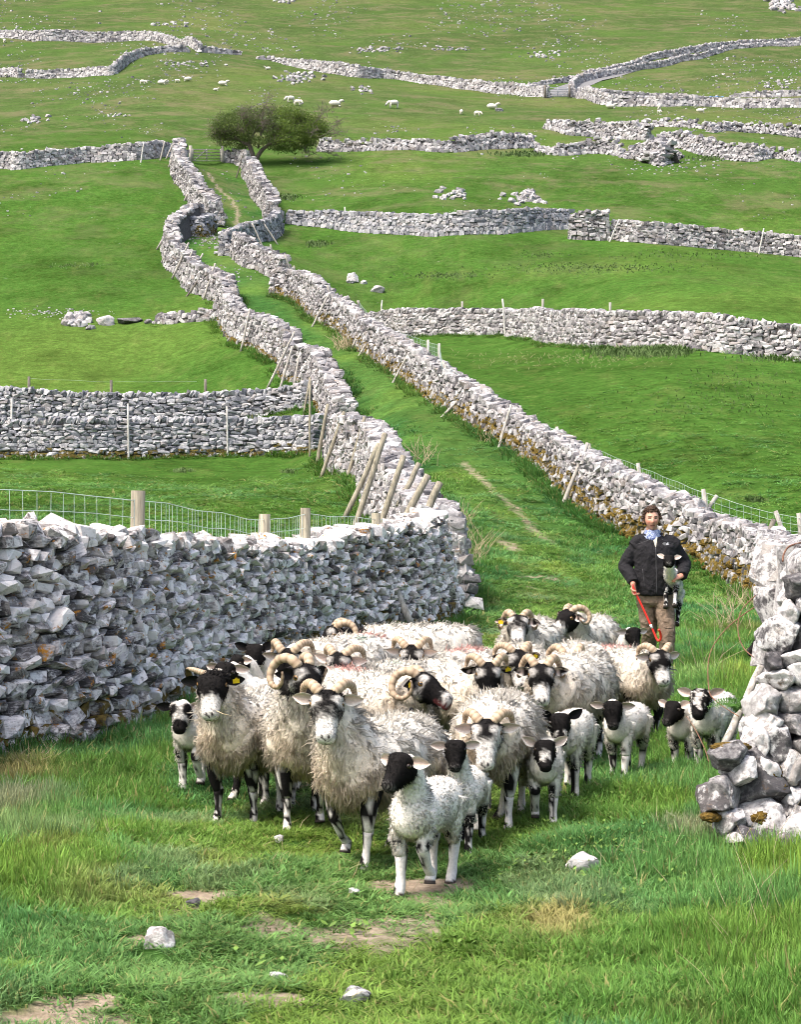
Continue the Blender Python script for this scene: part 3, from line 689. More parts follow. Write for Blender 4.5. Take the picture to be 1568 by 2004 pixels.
def scatter(name, pts, rot, scl, idx, tint, tufts):
    me = bpy.data.meshes.new(name); me.vertices.add(len(pts)); me.vertices.foreach_set('co', np.asarray(pts, np.float32).ravel())
    for k, a, ty, fld in (('rot', rot, 'FLOAT_VECTOR', 'vector'), ('scl', scl, 'FLOAT_VECTOR', 'vector'), ('idx', idx, 'INT', 'value'), ('tint', np.concatenate([tint, np.ones((len(tint), 1))], 1), 'FLOAT_COLOR', 'color')):
        at_ = me.attributes.new(k, ty, 'POINT'); at_.data.foreach_set(fld, np.asarray(a, np.int32 if ty == 'INT' else np.float32).ravel())
    o = link(name, me); tag(o, kind='stuff')
    ng = bpy.data.node_groups.new(name + '_nodes', 'GeometryNodeTree')
    ng.interface.new_socket('Geometry', in_out='INPUT', socket_type='NodeSocketGeometry'); ng.interface.new_socket('Geometry', in_out='OUTPUT', socket_type='NodeSocketGeometry')
    N = ng.nodes; gi = N.new('NodeGroupInput'); go = N.new('NodeGroupOutput'); ip = N.new('GeometryNodeInstanceOnPoints'); gt = N.new('GeometryNodeGeometryToInstance')
    for tm in tufts[::-1]:
        ob = bpy.data.objects.new('grass_tuft', tm); oi = N.new('GeometryNodeObjectInfo'); oi.inputs['Object'].default_value = ob
        ng.links.new(oi.outputs['Geometry'], gt.inputs[0])
    def na(nm, ty):
        a = N.new('GeometryNodeInputNamedAttribute'); a.data_type = ty; a.inputs['Name'].default_value = nm
        return [s for s in a.outputs if s.enabled][0]
    ng.links.new(gi.outputs[0], ip.inputs['Points']); ng.links.new(gt.outputs[0], ip.inputs['Instance'])
    ip.inputs['Pick Instance'].default_value = True
    ng.links.new(na('idx', 'INT'), ip.inputs['Instance Index'])
    ng.links.new(na('rot', 'FLOAT_VECTOR'), ip.inputs['Rotation']); ng.links.new(na('scl', 'FLOAT_VECTOR'), ip.inputs['Scale'])
    ng.links.new(ip.outputs[0], go.inputs[0])
    md = o.modifiers.new('scatter', 'NODES'); md.node_group = ng
    return o

def wall_clear(X, Y):
    ok = np.ones(len(X), bool)
    for pl, hw in WALL_LINES:
        if pl[:, 1].min() > 100: continue
        bx = (X > pl[:, 0].min() - 2) & (X < pl[:, 0].max() + 2) & (Y > pl[:, 1].min() - 2) & (Y < pl[:, 1].max() + 2) & ok
        if bx.any():
            i = np.where(bx)[0]; ok[i[seg_dist(X[i], Y[i], pl[::2] if len(pl) > 30 else pl) < hw + .02]] = False
    return ok
bands = [(6.3, 9, 520, 1.0), (9, 12.5, 430, 1.0), (12.5, 18, 240, 1.25), (18, 27, 115, 1.7), (27, 45, 42, 2.4), (45, 75, 15, 3.4)]
PX, PY, PS = [], [], []
for d0, d1, rho, s in bands:
    n = int((d1 ** 2 - d0 ** 2) * .255 * rho)
    y = np.sqrt(rng.random(n) * (d1 ** 2 - d0 ** 2) + d0 ** 2); x = (rng.random(n) - .5) * .51 * y
    PX.append(x); PY.append(y); PS.append(np.full(n, s))
PX, PY, PS = map(np.concatenate, (PX, PY, PS))
ok = wall_clear(PX, PY); PX, PY, PS = PX[ok], PY[ok], PS[ok]
gc, gd, gs, gh = ground_look(PX, PY)
keep = (rng.random(len(PX)) > .25 + .75 * sstep(34, 74, PY)) | (PY < 30)
PX, PY, PS, gc, gd, gs, gh = (a[keep] for a in (PX, PY, PS, gc, gd, gs, gh))
for px_, row_, w_ in [(308, 1856, 60), (695, 1962, 56), (1144, 1700, 60), (543, 1916, 36), (378, 1776, 32), (367, 1708, 18), (692, 1750, 24), (545, 1648, 20)]:
    q_ = ground_pix(px_, row_ + 4); rr_ = w_ / 2 * q_[1] / F * 1.15
    near_ = np.hypot(PX - q_[0], (PY - q_[1] + rr_ * .7) * .55) < rr_; gd = np.where(near_, 1.0, gd)
keep = rng.random(len(PX)) > np.clip(gd * 1.25 - .08, 0, .9); PX, PY, PS, gc, gs, gh = (a[keep] for a in (PX, PY, PS, gc, gs, gh))
n = len(PX); PZ = zfun(PX, PY)
cl = fbm(PX * 3.1, PY * 3.1, 77, 3)                      # clumps
H = gh * (.55 + 1.1 * cl) * (.7 + .6 * rng.random(n)) * np.clip(PS, 1, 1.6) ** .35
tint = gc * (.82 + .36 * rng.random((n, 1))) * np.where((PY < 27)[:, None], np.array([3.0, 2.3, 1.9]), np.array([2.45, 2.2, 2.1]))
tint = tint * (1 - gs[:, None] * .8) + np.array([.36, .30, .13]) * gs[:, None] * .8
blu = (fbm(PX * .8, PY * .8, 91, 3) > .56)[:, None]; tint = np.where(blu, tint * np.array([.85, 1.0, 1.5]), tint)
S3 = np.stack([PS * .95, PS * .95, H], 1); S3[:, :2] *= (.8 + .5 * rng.random((n, 1)))
rot = np.stack([rng.normal(0, .16, n), rng.normal(0, .16, n), rng.random(n) * 6.283], 1)
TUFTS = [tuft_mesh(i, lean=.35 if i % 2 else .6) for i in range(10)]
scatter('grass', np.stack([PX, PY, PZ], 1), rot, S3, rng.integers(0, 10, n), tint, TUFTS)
print('grass tufts', n)

# tall rank grass at the feet of the lane walls
def along(pl, off, step, jit):
    pl = np.asarray(pl); L = np.concatenate([[0], np.cumsum(np.hypot(*np.diff(pl, axis=0).T))]); s = np.arange(0, L[-1], step)
    x = np.interp(s, L, pl[:, 0]); y = np.interp(s, L, pl[:, 1]); t = np.gradient(np.stack([x, y], 1), axis=0); t /= np.linalg.norm(t, axis=1)[:, None] + 1e-9
    nn = np.stack([-t[:, 1], t[:, 0]], 1); o = off + np.abs(rng.normal(0, jit, len(s))) * np.sign(off)
    return np.stack([x, y], 1) + nn * o[:, None]
V_ = []
for k, (pl, hw) in enumerate(WALL_LINES):
    if pl[:, 1].min() > 105: continue
    for sd in (1, -1): V_.append(along(pl, sd * (hw + .05), .05 if pl[:, 1].min() < 31 else .11, .12))
V_ = np.concatenate(V_); V_ = V_[wall_clear(V_[:, 0], V_[:, 1])]; V_ = V_[(V_[:, 1] > 6) & (np.abs(V_[:, 0]) < .27 * V_[:, 1] + .5)]
V_ = V_[rng.random(len(V_)) < sstep(.35, .6, fbm(V_[:, 0] * .7, V_[:, 1] * .7, 61, 2)) + .15]
c_, _, _, _ = ground_look(V_[:, 0], V_[:, 1]); n = len(V_)
dd = V_[:, 1]; inl = seg_dist(V_[:, 0], V_[:, 1], LANE) < 6
hh = np.where(inl, .15, .08) * (.5 + rng.random(n)); ss = np.clip(dd / 14, .9, 4.)
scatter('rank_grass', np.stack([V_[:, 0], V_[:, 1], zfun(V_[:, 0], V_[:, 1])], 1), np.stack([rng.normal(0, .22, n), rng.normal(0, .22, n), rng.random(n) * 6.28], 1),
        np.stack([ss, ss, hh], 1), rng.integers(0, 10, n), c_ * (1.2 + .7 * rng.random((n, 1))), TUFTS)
# ------------------------------------------------------------------ sheep
M['hide'] = mat_attr('sheep_hide', rough=.9, scale=75, var=.16, bump=.8, bd=.008, spec=.03)
M['horn'] = mat_attr('sheep_horn', rough=.5, scale=40, var=.15, bump=.15, bd=.002, spec=.4)
M['eye'] = mat_attr('sheep_eye', rough=.12, var=0., bump=0, spec=.6)
M['tag_yellow'] = mat_plain('yellow_tag', (.75, .55, .02), .5, 30, .05, 0)
def mat_wool():
    t = NT('fleece'); c = t.attr('col'); r = t.n('NewGeometry').outputs['Random Per Island']
    sc = t.n('VectorMath'); sc.operation = 'SCALE'; t.set(sc.inputs[0], c); t.set(sc.inputs['Scale'], t.map(r, 0, 1, .80, 1.16))
    p = t.n('BsdfPrincipled'); t.set(p.inputs['Base Color'], sc.outputs[0]); p.inputs['Roughness'].default_value = .9; p.inputs['Specular IOR Level'].default_value = .05
    vt = t.n('VectorTransform'); vt.vector_type = 'NORMAL'; vt.convert_from = 'OBJECT'; vt.convert_to = 'WORLD'; t.set(vt.inputs[0], t.attr('nrm', out='Vector')); t.set(p.inputs['Normal'], vt.outputs[0])
    tr = t.n('BsdfTranslucent'); t.set(tr.inputs[0], sc.outputs[0]); mx = t.n('MixShader'); mx.inputs[0].default_value = .40
    t.t.links.new(p.outputs[0], mx.inputs[1]); t.t.links.new(tr.outputs[0], mx.inputs[2]); t.t.links.new(mx.outputs[0], t.out.inputs[0]); return t.m
M['wool'] = mat_wool()

def nrm(v): v = np.asarray(v, float); return v / (np.linalg.norm(v, axis=-1, keepdims=True) + 1e-9)
def loft(C, Rx, Rz, side, seg, ex=2.2):
    """rings along centre points C; side: lateral unit vector(s)"""
    C = np.asarray(C, float); n = len(C); t = nrm(np.gradient(C, axis=0)); side = np.broadcast_to(np.asarray(side, float), (n, 3))
    th = np.arange(seg) / seg * 2 * math.pi; co, si = np.cos(th), np.sin(th)
    cx = np.sign(co) * np.abs(co) ** (2 / ex); cz = np.sign(si) * np.abs(si) ** (2 / ex)
    out = []
    for i in range(n):
        s = nrm(side[i] - t[i] * np.dot(side[i], t[i])); u = np.cross(s, t[i])
        out.append(C[i] + Rx[i] * cx[:, None] * s + Rz[i] * cz[:, None] * u)
    return out
def smooth_prof(T, n):
    """T rows (t, values...) resampled smoothly"""
    T = np.asarray(T, float); C = catmull(T, 6); x = np.linspace(T[0, 0], T[-1, 0], n)
    o = np.argsort(C[:, 0]); return x, np.stack([np.interp(x, C[o, 0], C[o, k]) for k in range(1, T.shape[1])], 1)

HEAD_EWE = [(0, .032, .036, .004), (.015, .054, .060, .002), (.045, .066, .074, 0), (.085, .071, .078, 0), (.115, .064, .073, -.003), (.15, .051, .061, -.006), (.19, .043, .050, -.009), (.225, .041, .044, -.010), (.252, .039, .038, -.010), (.268, .031, .028, -.009), (.277, .012, .012, -.008)]
HEAD_LAMB = [(0, .030, .034, .002), (.012, .046, .052, 0), (.035, .057, .062, 0), (.06, .059, .063, 0), (.083, .052, .057, -.002), (.11, .041, .046, -.004), (.135, .034, .037, -.005), (.158, .031, .031, -.005), (.172, .027, .025, -.005), (.18, .010, .010, -.004)]

def hn(p, k, seed=0):  # cheap solid noise in 0..1
    p = np.asarray(p, float) * k + seed * 7.31
    return .5 + .25 * (np.sin(p[..., 0] * 1.7 + 1.3 * np.sin(p[..., 1] * 2.3)) + np.sin(p[..., 1] * 1.9 + 1.1 * np.sin(p[..., 2] * 2.1 + p[..., 0])) * .6 + np.sin(p[..., 2] * 2.2 + 1.7 * np.sin(p[..., 0] * 1.3)) * .4)
BLK = np.array([.014, .013, .013]); WHT = np.array([.66, .63, .59]); GRY = np.array([.36, .34, .33])
def face_col(style, x, t, y, L, P, seed):
    """x across, t along from poll to nose, y up, all in head units (t: 0..1)"""
    n = hn(P, 55, seed) - .5; n2 = hn(P, 140, seed + 3) - .5; n3 = hn(P, 300, seed + 5) - .5
    ax = np.abs(x); w = np.zeros(len(x))
    muz = lambda a: sstep(a - .05, a + .05, t + n * .10 + n2 * .08 + n3 * .06 - .5 * np.clip(ax - .035, 0, 1))
    eye = sstep(.0, .02, .034 - np.hypot(t * L - .080, (ax - .055) * .9) + n * .012 + n2 * .008) * (ax > .03)
    if style == 'ewe': w = np.maximum(muz(.62), .55 * eye)
    elif style == 'ewe_dark': w = muz(.60)
    elif style == 'ewe_grey': w = np.maximum(np.maximum(muz(.60), .85 * eye), .40 * sstep(.42, .62, t + n2 * .3))
    elif style == 'ewe_side': w = np.maximum(.7 * muz(.80), .75 * eye)
    elif style == 'ewe_stripe': w = np.maximum(muz(.50), np.maximum(eye, .8 * sstep(.030, .045, ax + n * .02) * sstep(.2, .35, t) * (y > -.02)))
    elif style == 'lamb_black': w = .12 * sstep(.80, .95, t) * (n3 > .1)
    elif style == 'lamb_panda':
        w = np.ones(len(x)); w = w * (1 - sstep(-.004, .006, .030 - np.hypot(t * L - .068, (ax - .040)) + n * .015)); w = w * (1 - sstep(.62, .70, t + n * .06 - 2.0 * np.clip(.012 - ax, 0, 1) * 0))
    elif style == 'lamb_blaze': w = sstep(-.004, .006, .019 - np.hypot((t * L - .112) * .8, (ax - .010) * 1.0) + n * .02 + n2 * .01) * (y > 0)
    elif style == 'lamb_mott': w = np.maximum(sstep(.52, .6, hn(P, 45, seed + 9) + n2 * .4) * (t < .8), sstep(0, .006, .012 - ax + n * .01) * (t < .7) * (y > 0))
    elif style == 'lamb_cheek': w = np.maximum(sstep(0, .008, .016 - np.hypot(t * L - .125, ax - .026) + n2 * .012), sstep(.05, .0, t) * (n > -.05)) * (y > -.02)
    elif style == 'lamb_white': w = 1 - sstep(.1, .22, n + n2 * .6) * .9
    w = np.clip(w, 0, 1)[:, None]; c = BLK * (1 - w) + WHT * w
    spk = ((n3 + n2 * .6) > .17)[:, None] * .5 * (w > .3); c = c * (1 - spk) + BLK * spk
    if style.startswith('ewe') or style in ('lamb_white',):
        tl = t * L; nose = (np.hypot((ax - .013) * 1.0, (tl - (L - .012)) * .8) < .0075) & (y > -.012)
        cen = (ax < .003) & (tl > L - .022); mouth = (np.abs(y + .030) < .0035) & (tl > L - .055)
        d = (nose | cen | mouth)[:, None]; c = np.where(d, np.array([.035, .028, .028]), c)
    return c

def fleece(name, tri, nor, cnt, length, width, colf, parent, r, curl=.35, droop=.45, back=np.array([0, 1., 0]), ctr=None):
    A = np.linalg.norm(np.cross(tri[:, 1] - tri[:, 0], tri[:, 2] - tri[:, 0]), axis=1); k = r.choice(len(tri), cnt, p=A / A.sum())
    u = r.random((cnt, 2)); fl = u.sum(1) > 1; u[fl] = 1 - u[fl]
    p = tri[k, 0] + (tri[k, 1] - tri[k, 0]) * u[:, :1] + (tri[k, 2] - tri[k, 0]) * u[:, 1:]
    nn = nor[k]; n = nrm(nn[:, 0] * (1 - u.sum(1))[:, None] + nn[:, 1] * u[:, :1] + nn[:, 2] * u[:, 1:])
    f = 26.
    cl = np.stack([np.sin(p[:, 1] * f + 2.1 * np.sin(p[:, 2] * f * .7)), np.sin(p[:, 2] * f * .9 + 1.7 * np.sin(p[:, 0] * f * .8)), np.sin(p[:, 0] * f + 1.9 * np.sin(p[:, 1] * f * .6))], 1)
    dn = np.array([0, 0, -1.]); side = (1 - np.clip(n[:, 2], 0, 1))[:, None]
    lift = np.where(r.random(cnt) < .13, .5, .06)[:, None]
    d0 = nrm(n * lift + .25 * r.normal(size=(cnt, 3)) + dn * droop * 1.25 * side + back * .45 * (1.15 - side) + cl * curl * (.45 + .75 * side) + r.normal(size=(cnt, 3)) * .20)
    d1 = nrm(d0 * .55 + dn * (droop * .9) * (.3 + side) + cl[:, [1, 2, 0]] * curl * .9 + r.normal(size=(cnt, 3)) * .25)
    ln = length * (.72 + .28 * side[:, 0]) * (.65 + .7 * r.random(cnt)) * (1 + .25 * cl[:, 0]); ln = ln[:, None]
    wv = nrm(np.cross(d0, r.normal(size=(cnt, 3)))) * (width * (.6 + .8 * r.random(cnt)))[:, None]
    wv = wv * np.where((np.cross(wv, d0) * n).sum(1) < 0, -1., 1.)[:, None]
    b = p - n * .004; m = p + d0 * ln * .5 + n * ln * .10; t = m + d1 * ln * .55 + n * (lift - .25) * ln * .5
    V = np.stack([b - wv * .5, b + wv * .5, m - wv * .55, m + wv * .55, t], 1).reshape(-1, 3)
    i = np.arange(cnt)[:, None] * 5
    Q = i + np.array([[0, 1, 3, 2]]); T = i + np.array([[2, 3, 4]])
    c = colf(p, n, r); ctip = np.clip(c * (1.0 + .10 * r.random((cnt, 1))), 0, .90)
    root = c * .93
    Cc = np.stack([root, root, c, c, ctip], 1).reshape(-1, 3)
    me = mesh(name, V, [T, Q], [M['wool']], True, {'col': Cc})
    nv = nrm(n * .9 + d0 * .18 + cl * .16 + r.normal(size=(cnt, 3)) * .12)
    an = me.attributes.new('nrm', 'FLOAT_VECTOR', 'POINT'); an.data.foreach_set('vector', np.repeat(nv, 5, 0).astype(np.float32).ravel())
    return link(name, me, parent)

def tri_of(rings):
    n = len(rings); seg = len(rings[0]); V = np.array(rings)
    cen = V.mean(1, keepdims=True); N = nrm(V - cen)
    # tilt normals at the ends of the loft
    ax = nrm(np.gradient(cen[:, 0], axis=0)); e = np.zeros(n); k = max(1, n // 6)
    rr = np.linalg.norm(V - cen, axis=2).mean(1); dr = np.gradient(rr) / (np.linalg.norm(np.gradient(cen[:, 0], axis=0), axis=1) + 1e-6)
    N = nrm(N - np.clip(dr, -2.5, 2.5)[:, None, None] * ax[:, None, :])
    a = V[:-1]; b = np.roll(V, -1, 1)[:-1]; c = np.roll(V, -1, 1)[1:]; d = V[1:]
    na, nb, nc_, nd = N[:-1], np.roll(N, -1, 1)[:-1], np.roll(N, -1, 1)[1:], N[1:]
    T = np.concatenate([np.stack([a, b, c], 2).reshape(-1, 3, 3), np.stack([a, c, d], 2).reshape(-1, 3, 3)])
    NN = np.concatenate([np.stack([na, nb, nc_], 2).reshape(-1, 3, 3), np.stack([na, nc_, nd], 2).reshape(-1, 3, 3)])
    return T, NN

TR_EWE = [(.53, .03, .04, .55), (.505, .11, .12, .56), (.44, .19, .175, .575), (.33, .235, .205, .575), (.16, .255, .22, .56), (0, .26, .225, .555), (-.18, .245, .22, .555), (-.33, .215, .215, .56), (-.43, .17, .185, .575), (-.485, .09, .11, .59), (-.50, .03, .04, .59)]
TR_LAMB = [(.33, .02, .025, .385), (.315, .06, .065, .39), (.26, .098, .10, .392), (.18, .112, .112, .388), (.06, .115, .115, .38), (-.06, .112, .115, .375), (-.15, .10, .115, .38), (-.215, .08, .095, .39), (-.245, .035, .05, .395)]

def sheep(label, head, d, yaw, hyaw=0., pitch=50., style='ewe', lamb=False, size=1.0, horns=0, locks=4000, legs=None, marks=(), tagside=0, group=None, earcol=None, legblack=.5,
          tone=0., roll=0., neckblack=False, earlift=0., topknot=False, tilt=None, rootz=None, mouth=False, seed=1, kneck=1.0, cat=None, chest=None):
    r = np.random.default_rng(seed * 17 + 3); s = size * (1.0 if not lamb else 1.0)
    HP = HEAD_LAMB if lamb else HEAD_EWE; hs = s * (1.16 if not lamb else 1.08); L = HP[-1][0] * hs * (1 if lamb else .94)
    Y, HY, PT = R(yaw), R(hyaw), R(pitch)
    hw = at(head[0], head[1], d)                                         # the middle of the face, in the world
    dirw = np.array([math.sin(Y), -math.cos(Y)])
    reach = (.60 if not lamb else .30) * s * kneck
    rx, ry = hw[0] - dirw[0] * reach, hw[1] - dirw[1] * reach
    gz = float(zfun(rx, ry)) if rootz is None else rootz
    root = empty('lamb' if lamb else 'sheep', (rx, ry, gz - .01), Y)
    if tilt is not None: root.rotation_euler = (R(tilt), 0, Y)
    tag(root, label, cat or ('lamb' if lamb else 'sheep'), group)
    Rl = np.array(Matrix.Rotation(Y, 3, 'Z')) if tilt is None else np.array(root.rotation_euler.to_matrix())
    loc = lambda w: (np.asarray(w) - np.array(root.location)) @ Rl
    hc = loc(hw)
    hl = HY - Y
    m = np.array([math.sin(hl) * math.cos(PT), -math.cos(hl) * math.cos(PT), -math.sin(PT)]); rt = np.array([math.cos(hl), math.sin(hl), 0]); up = np.cross(m, rt)
    if roll: q = R(roll); rt, up = rt * math.cos(q) + up * math.sin(q), up * math.cos(q) - rt * math.sin(q)
    poll = hc - m * L * .38 - up * .0
    hi = np.array([.74, .715, .66]) if lamb else np.array([.64, .605, .54]); lo = np.array([.76, .715, .63]) if lamb else np.array([.71, .595, .455])
    hi = hi * (1 - .12 * tone); lo = lo * (1 - .22 * tone)
    zc = (.50 if not lamb else .38) * s; zr = (.24 if not lamb else .12) * s
    dirs_, pol_ = m.copy(), poll.copy()
    def colf(p, n, r):
        q = np.clip((p[:, 2] - zc) / zr * .5 + .5, 0, 1); fr = np.clip((-p[:, 1] / s - (.22 if not lamb else .08)) / .22, 0, 1)
        k = np.clip(q * 1.15 - fr * .40 + (hn(p, 9, seed) - .5) * .5, 0, 1)[:, None]
        c = lo * (1 - k) + hi * k
        for mk in marks:
            mp, mr, mc = np.array(mk[0]) * s, mk[1], np.array(mk[2]); e = np.linalg.norm((p - mp) / np.array(mr), axis=1) + (r.random(len(p)) - .5) * .5
            c = np.where((e < 1)[:, None], c * .5 + mc * .5, c)
        if neckblack:
            e = np.linalg.norm(p - pol_, axis=1); c = np.where((e < .16 * s)[:, None], BLK * 2.2, c)
        return c
    # --- one body: trunk, neck, head, legs
    mb = MB(); seg = 20 if not lamb else 16
    TR = TR_LAMB if lamb else TR_EWE
    nr_ = 30 if lamb else 54; sgt = 26 if lamb else 46
    y_, pr = smooth_prof([(-a, b, c, z) for a, b, c, z in TR][::1], nr_)
    y_ = -y_
    tr = loft(np.stack([np.zeros(nr_), y_, pr[:, 2]], 1) * s, pr[:, 0] * s, pr[:, 1] * s, (1, 0, 0), sgt, 2.15)
    def lumps(rings, amp, f):
        A_ = np.array(rings); ce = A_.mean(1, keepdims=True); o_ = nrm(A_ - ce); q_ = A_ / s
        q2 = q_ + .03 * np.stack([np.sin(q_[..., 1] * 31 + seed), np.sin(q_[..., 2] * 27), np.sin(q_[..., 0] * 29)], -1)
        d_ = (np.abs(hn(q2, f, seed) - .5) * 2.6 + np.abs(hn(q2 * np.array([1, 1, .7]), f * 2.1, seed + 2) - .5) * 1.4 - 1.) * amp
        return list(A_ + o_ * (d_ * s)[..., None])
    if not lamb: tr = lumps(tr, .019, 15.)
    woolbase = np.array([.82, .72, .58]) if not lamb else np.array([.72, .685, .61])
    Vt = np.concatenate(tr + [np.array([tr[0].mean(0), tr[-1].mean(0)])]); mb.rings(tr, col=colf(Vt, None, r) * (1.0 if lamb else .97))
    # neck
    n0 = np.array([0, (-.26 if not lamb else -.11) * s, (.56 if not lamb else .41) * s]); n3 = poll + m * L * .10
    ch = np.array([0, (-.47 if not lamb else -.20) * s, (.60 if not lamb else .44) * s])
    n1 = ch * .8 + np.array([0, 0, (n3[2] - ch[2]) * .25]); n2 = n3 - m * .0 - up * .03 * s + np.array([0, .07 * s, -.05 * s])
    nn_ = 14 if lamb else 30; tt = np.linspace(0, 1, nn_)[:, None]
    nc_ = (1 - tt) ** 3 * n0 + 3 * (1 - tt) ** 2 * tt * n1 + 3 * (1 - tt) * tt ** 2 * n2 + tt ** 3 * n3
    ra = np.interp(tt[:, 0], [0, .3, .6, .85, 1], np.array([.20, .19, .135, .098, .068] if not lamb else [.095, .085, .064, .054, .042])) * s
    sv = nrm(np.array([1, 0, 0]) * (1 - tt) + rt * tt)
    nk = loft(nc_, ra, ra * 1.12, sv, seg - 4 if lamb else 36, 2.0)
    if not lamb: nk = lumps(nk, .016, 17.)
    Vn = np.concatenate(nk + [np.array([nk[0].mean(0), nk[-1].mean(0)])]); mb.rings(nk, col=colf(Vn, None, r))
    # head
    t_, hp = smooth_prof(HP, 36); t_ *= hs * (1 if lamb else .94); hp = hp * hs; hp[:, 0] *= 1.0 if lamb else 1.13
    hcn = poll + t_[:, None] * m + hp[:, 2:3] * up
    sg = 30 if not lamb else 26
    hr = np.array(loft(hcn, hp[:, 0], hp[:, 1], rt, sg, 2.5))
    rel = hr - poll; hx = rel @ rt; ht = rel @ m; hy = rel @ up
    # brow ridge, eye sockets, cheeks, nostrils
    te = .078 * hs if not lamb else .058 * hs
    ex = np.abs(hx) / (hp[:, :1])
    sock = np.exp(-((ht - te) / (.022 * hs)) ** 2) * np.exp(-((hy / hs - .022) / .022) ** 2) * (np.abs(hx) > .03 * hs)
    brow = np.exp(-((ht - te + .02 * hs) / (.018 * hs)) ** 2) * np.exp(-((hy / hs - .045) / .02) ** 2) * (np.abs(hx) > .02 * hs)
    out_ = nrm(hr - hcn[:, None, :]); hr = hr - out_ * (sock * .009 * hs)[..., None] + out_ * (brow * .010 * hs)[..., None]
    if mouth: hr = hr - up * (np.clip((ht - L * .62) / (L * .38), 0, 1) * (hy < -.02 * hs) * .030)[..., None]
    P = hr.reshape(-1, 3); hcol = face_col(style, hx.ravel() / hs, ht.ravel() / L, hy.ravel() / hs, L / hs, P, seed)
    if mouth: hcol = np.where(((np.abs(hy.ravel() / hs + .026) < .009) & (ht.ravel() > L * .66))[:, None], np.array([.10, .03, .03]), hcol)
    mb.rings(list(hr), col=np.concatenate([hcol, [BLK, hcol[-sg:].mean(0)]]))
    # legs
    if legs is None:
        a = r.normal(0, .5, 4); legs = [(a[0] * .12, max(0, a[2]) * .05), (-a[0] * .12, max(0, -a[2]) * .05), (a[1] * .12, max(0, a[3]) * .05), (-a[1] * .12, max(0, -a[3]) * .05)]
    LK = {}
    for k, (sx, fr) in enumerate(((-1, 1), (1, 1), (-1, 0), (1, 0))):
        dy, dz = legs[k]; q = s if not lamb else s * .80
        if not lamb:
            if fr: J = [(.12, -.30, .50), (.115, -.33, .36), (.105, -.31, .235), (.10, -.30, .22), (.10, -.305, .12), (.10, -.315, .065), (.10, -.335, .03), (.10, -.345, .0)]; rd = [.075, .052, .030, .032, .0195, .025, .027, .032]
            else: J = [(.13, .29, .52), (.13, .27, .38), (.12, .35, .285), (.115, .395, .245), (.11, .385, .14), (.11, .375, .065), (.11, .35, .03), (.11, .34, 0)]; rd = [.11, .075, .038, .031, .0205, .026, .027, .032]
        else:
            if fr: J = [(.062, -.135, .40), (.06, -.15, .29), (.055, -.14, .20), (.054, -.135, .185), (.052, -.137, .10), (.052, -.142, .055), (.052, -.155, .025), (.052, -.162, 0)]; rd = [.050, .038, .029, .030, .0215, .025, .025, .028]
            else: J = [(.066, .205, .41), (.066, .19, .30), (.062, .23, .225), (.060, .255, .20), (.057, .25, .11), (.056, .243, .055), (.056, .23, .025), (.056, .222, 0)]; rd = [.070, .052, .034, .029, .0215, .0245, .025, .028]
        J = np.array(J); J[:, 0] *= sx
        J = J * s; hgt = J[0, 2]; fr_ = 1 - J[:, 2] / hgt
        J[:, 1] += dy * s * fr_; J[:, 2] += dz * s * fr_ ** 1.5
        if dz > .02: J[2:4, 1] -= dz * 1.0 * s * (1 if fr else .2); J[2:4, 2] += dz * .35 * s; J[5:, 1] += dz * .9 * s
        C = catmull(J, 3); rr = np.interp(np.linspace(0, 7, len(C)), np.arange(8), np.array(rd) * s)
        lg = np.array(loft(C, rr, rr * 1.05, (1, 0, 0), 12, 2.0)); V = lg.reshape(-1, 3)
        f = 1 - V[:, 2] / hgt; nz = hn(V, 38, seed + k) * .6 + hn(V, 85, seed + k + 4) * .4
        inner = (V[:, 0] * sx < np.repeat(C[:, 0] * sx, 12)); wh = sstep(.47, .52, (nz - .5) * 1.5 + .5 + (.42 - legblack) * .8 - .16 * inner + .18 * (f > .62) - .14 * (f < .5))
        cc = BLK * (1 - wh[:, None]) + WHT * wh[:, None]; cc = np.where((V[:, 2] < (.025 * s + dz * s * .9))[:, None] & (np.arange(len(V)) >= len(V) - 36)[:, None], np.array([.06, .05, .045]), cc)
        if lamb: cc = np.where((f < .35)[:, None], woolbase, cc)
        mb.rings(list(lg), col=np.concatenate([cc, [BLK, cc[-1]]])); LK[k] = lg
    # tail
    ty = .51 if not lamb else .315; tz = .60 if not lamb else .43
    tp = np.array([[0, ty, tz], [0, ty + .05, tz - .06], [0, ty + .06, tz - .18], [0, ty + .05, tz - .30 if not lamb else tz - .24]]) * s
    tl = loft(catmull(tp, 3), np.linspace(.04, .02, 10) * s, np.linspace(.04, .02, 10) * s, (1, 0, 0), 8); mb.rings(tl, col=woolbase)
    body = mb.build('body', M['hide'], root)
    # --- ears
    el = (.102 if not lamb else .088) * hs; ew = (.030 if not lamb else .027) * hs
    for sx in (-1, 1):
        ec = earcol[0 if sx < 0 else 1] if isinstance(earcol, (list, tuple)) else earcol
        base = poll + m * (.048 if not lamb else .032) * hs + rt * sx * (.064 if not lamb else .050) * hs + up * (.022 + .012 * earlift) * hs
        dr = nrm(rt * sx * .95 + up * (.05 + .75 * earlift) - m * .22 + np.array([0, 0, -.12 + .3 * earlift]) + r.normal(size=3) * .07)
        nrml = nrm(m * .85 + up * .5 - dr * np.dot(m * .85 + up * .5, dr)); sd = np.cross(dr, nrml)
        U = np.linspace(0, 1, 7); wdt = np.interp(U, [0, .2, .5, .8, 1], [.45, .9, 1.0, .62, .05]) * ew
        gv = []; 
        for i, u_ in enumerate(U):
            for j, v_ in enumerate(np.linspace(-1, 1, 5)):
                gv.append(base + dr * el * u_ + sd * wdt[i] * v_ + nrml * (abs(v_) ** 1.6 * wdt[i] * .65 - .006 * hs) - np.array([0, 0, .10 * el * u_ ** 2]))
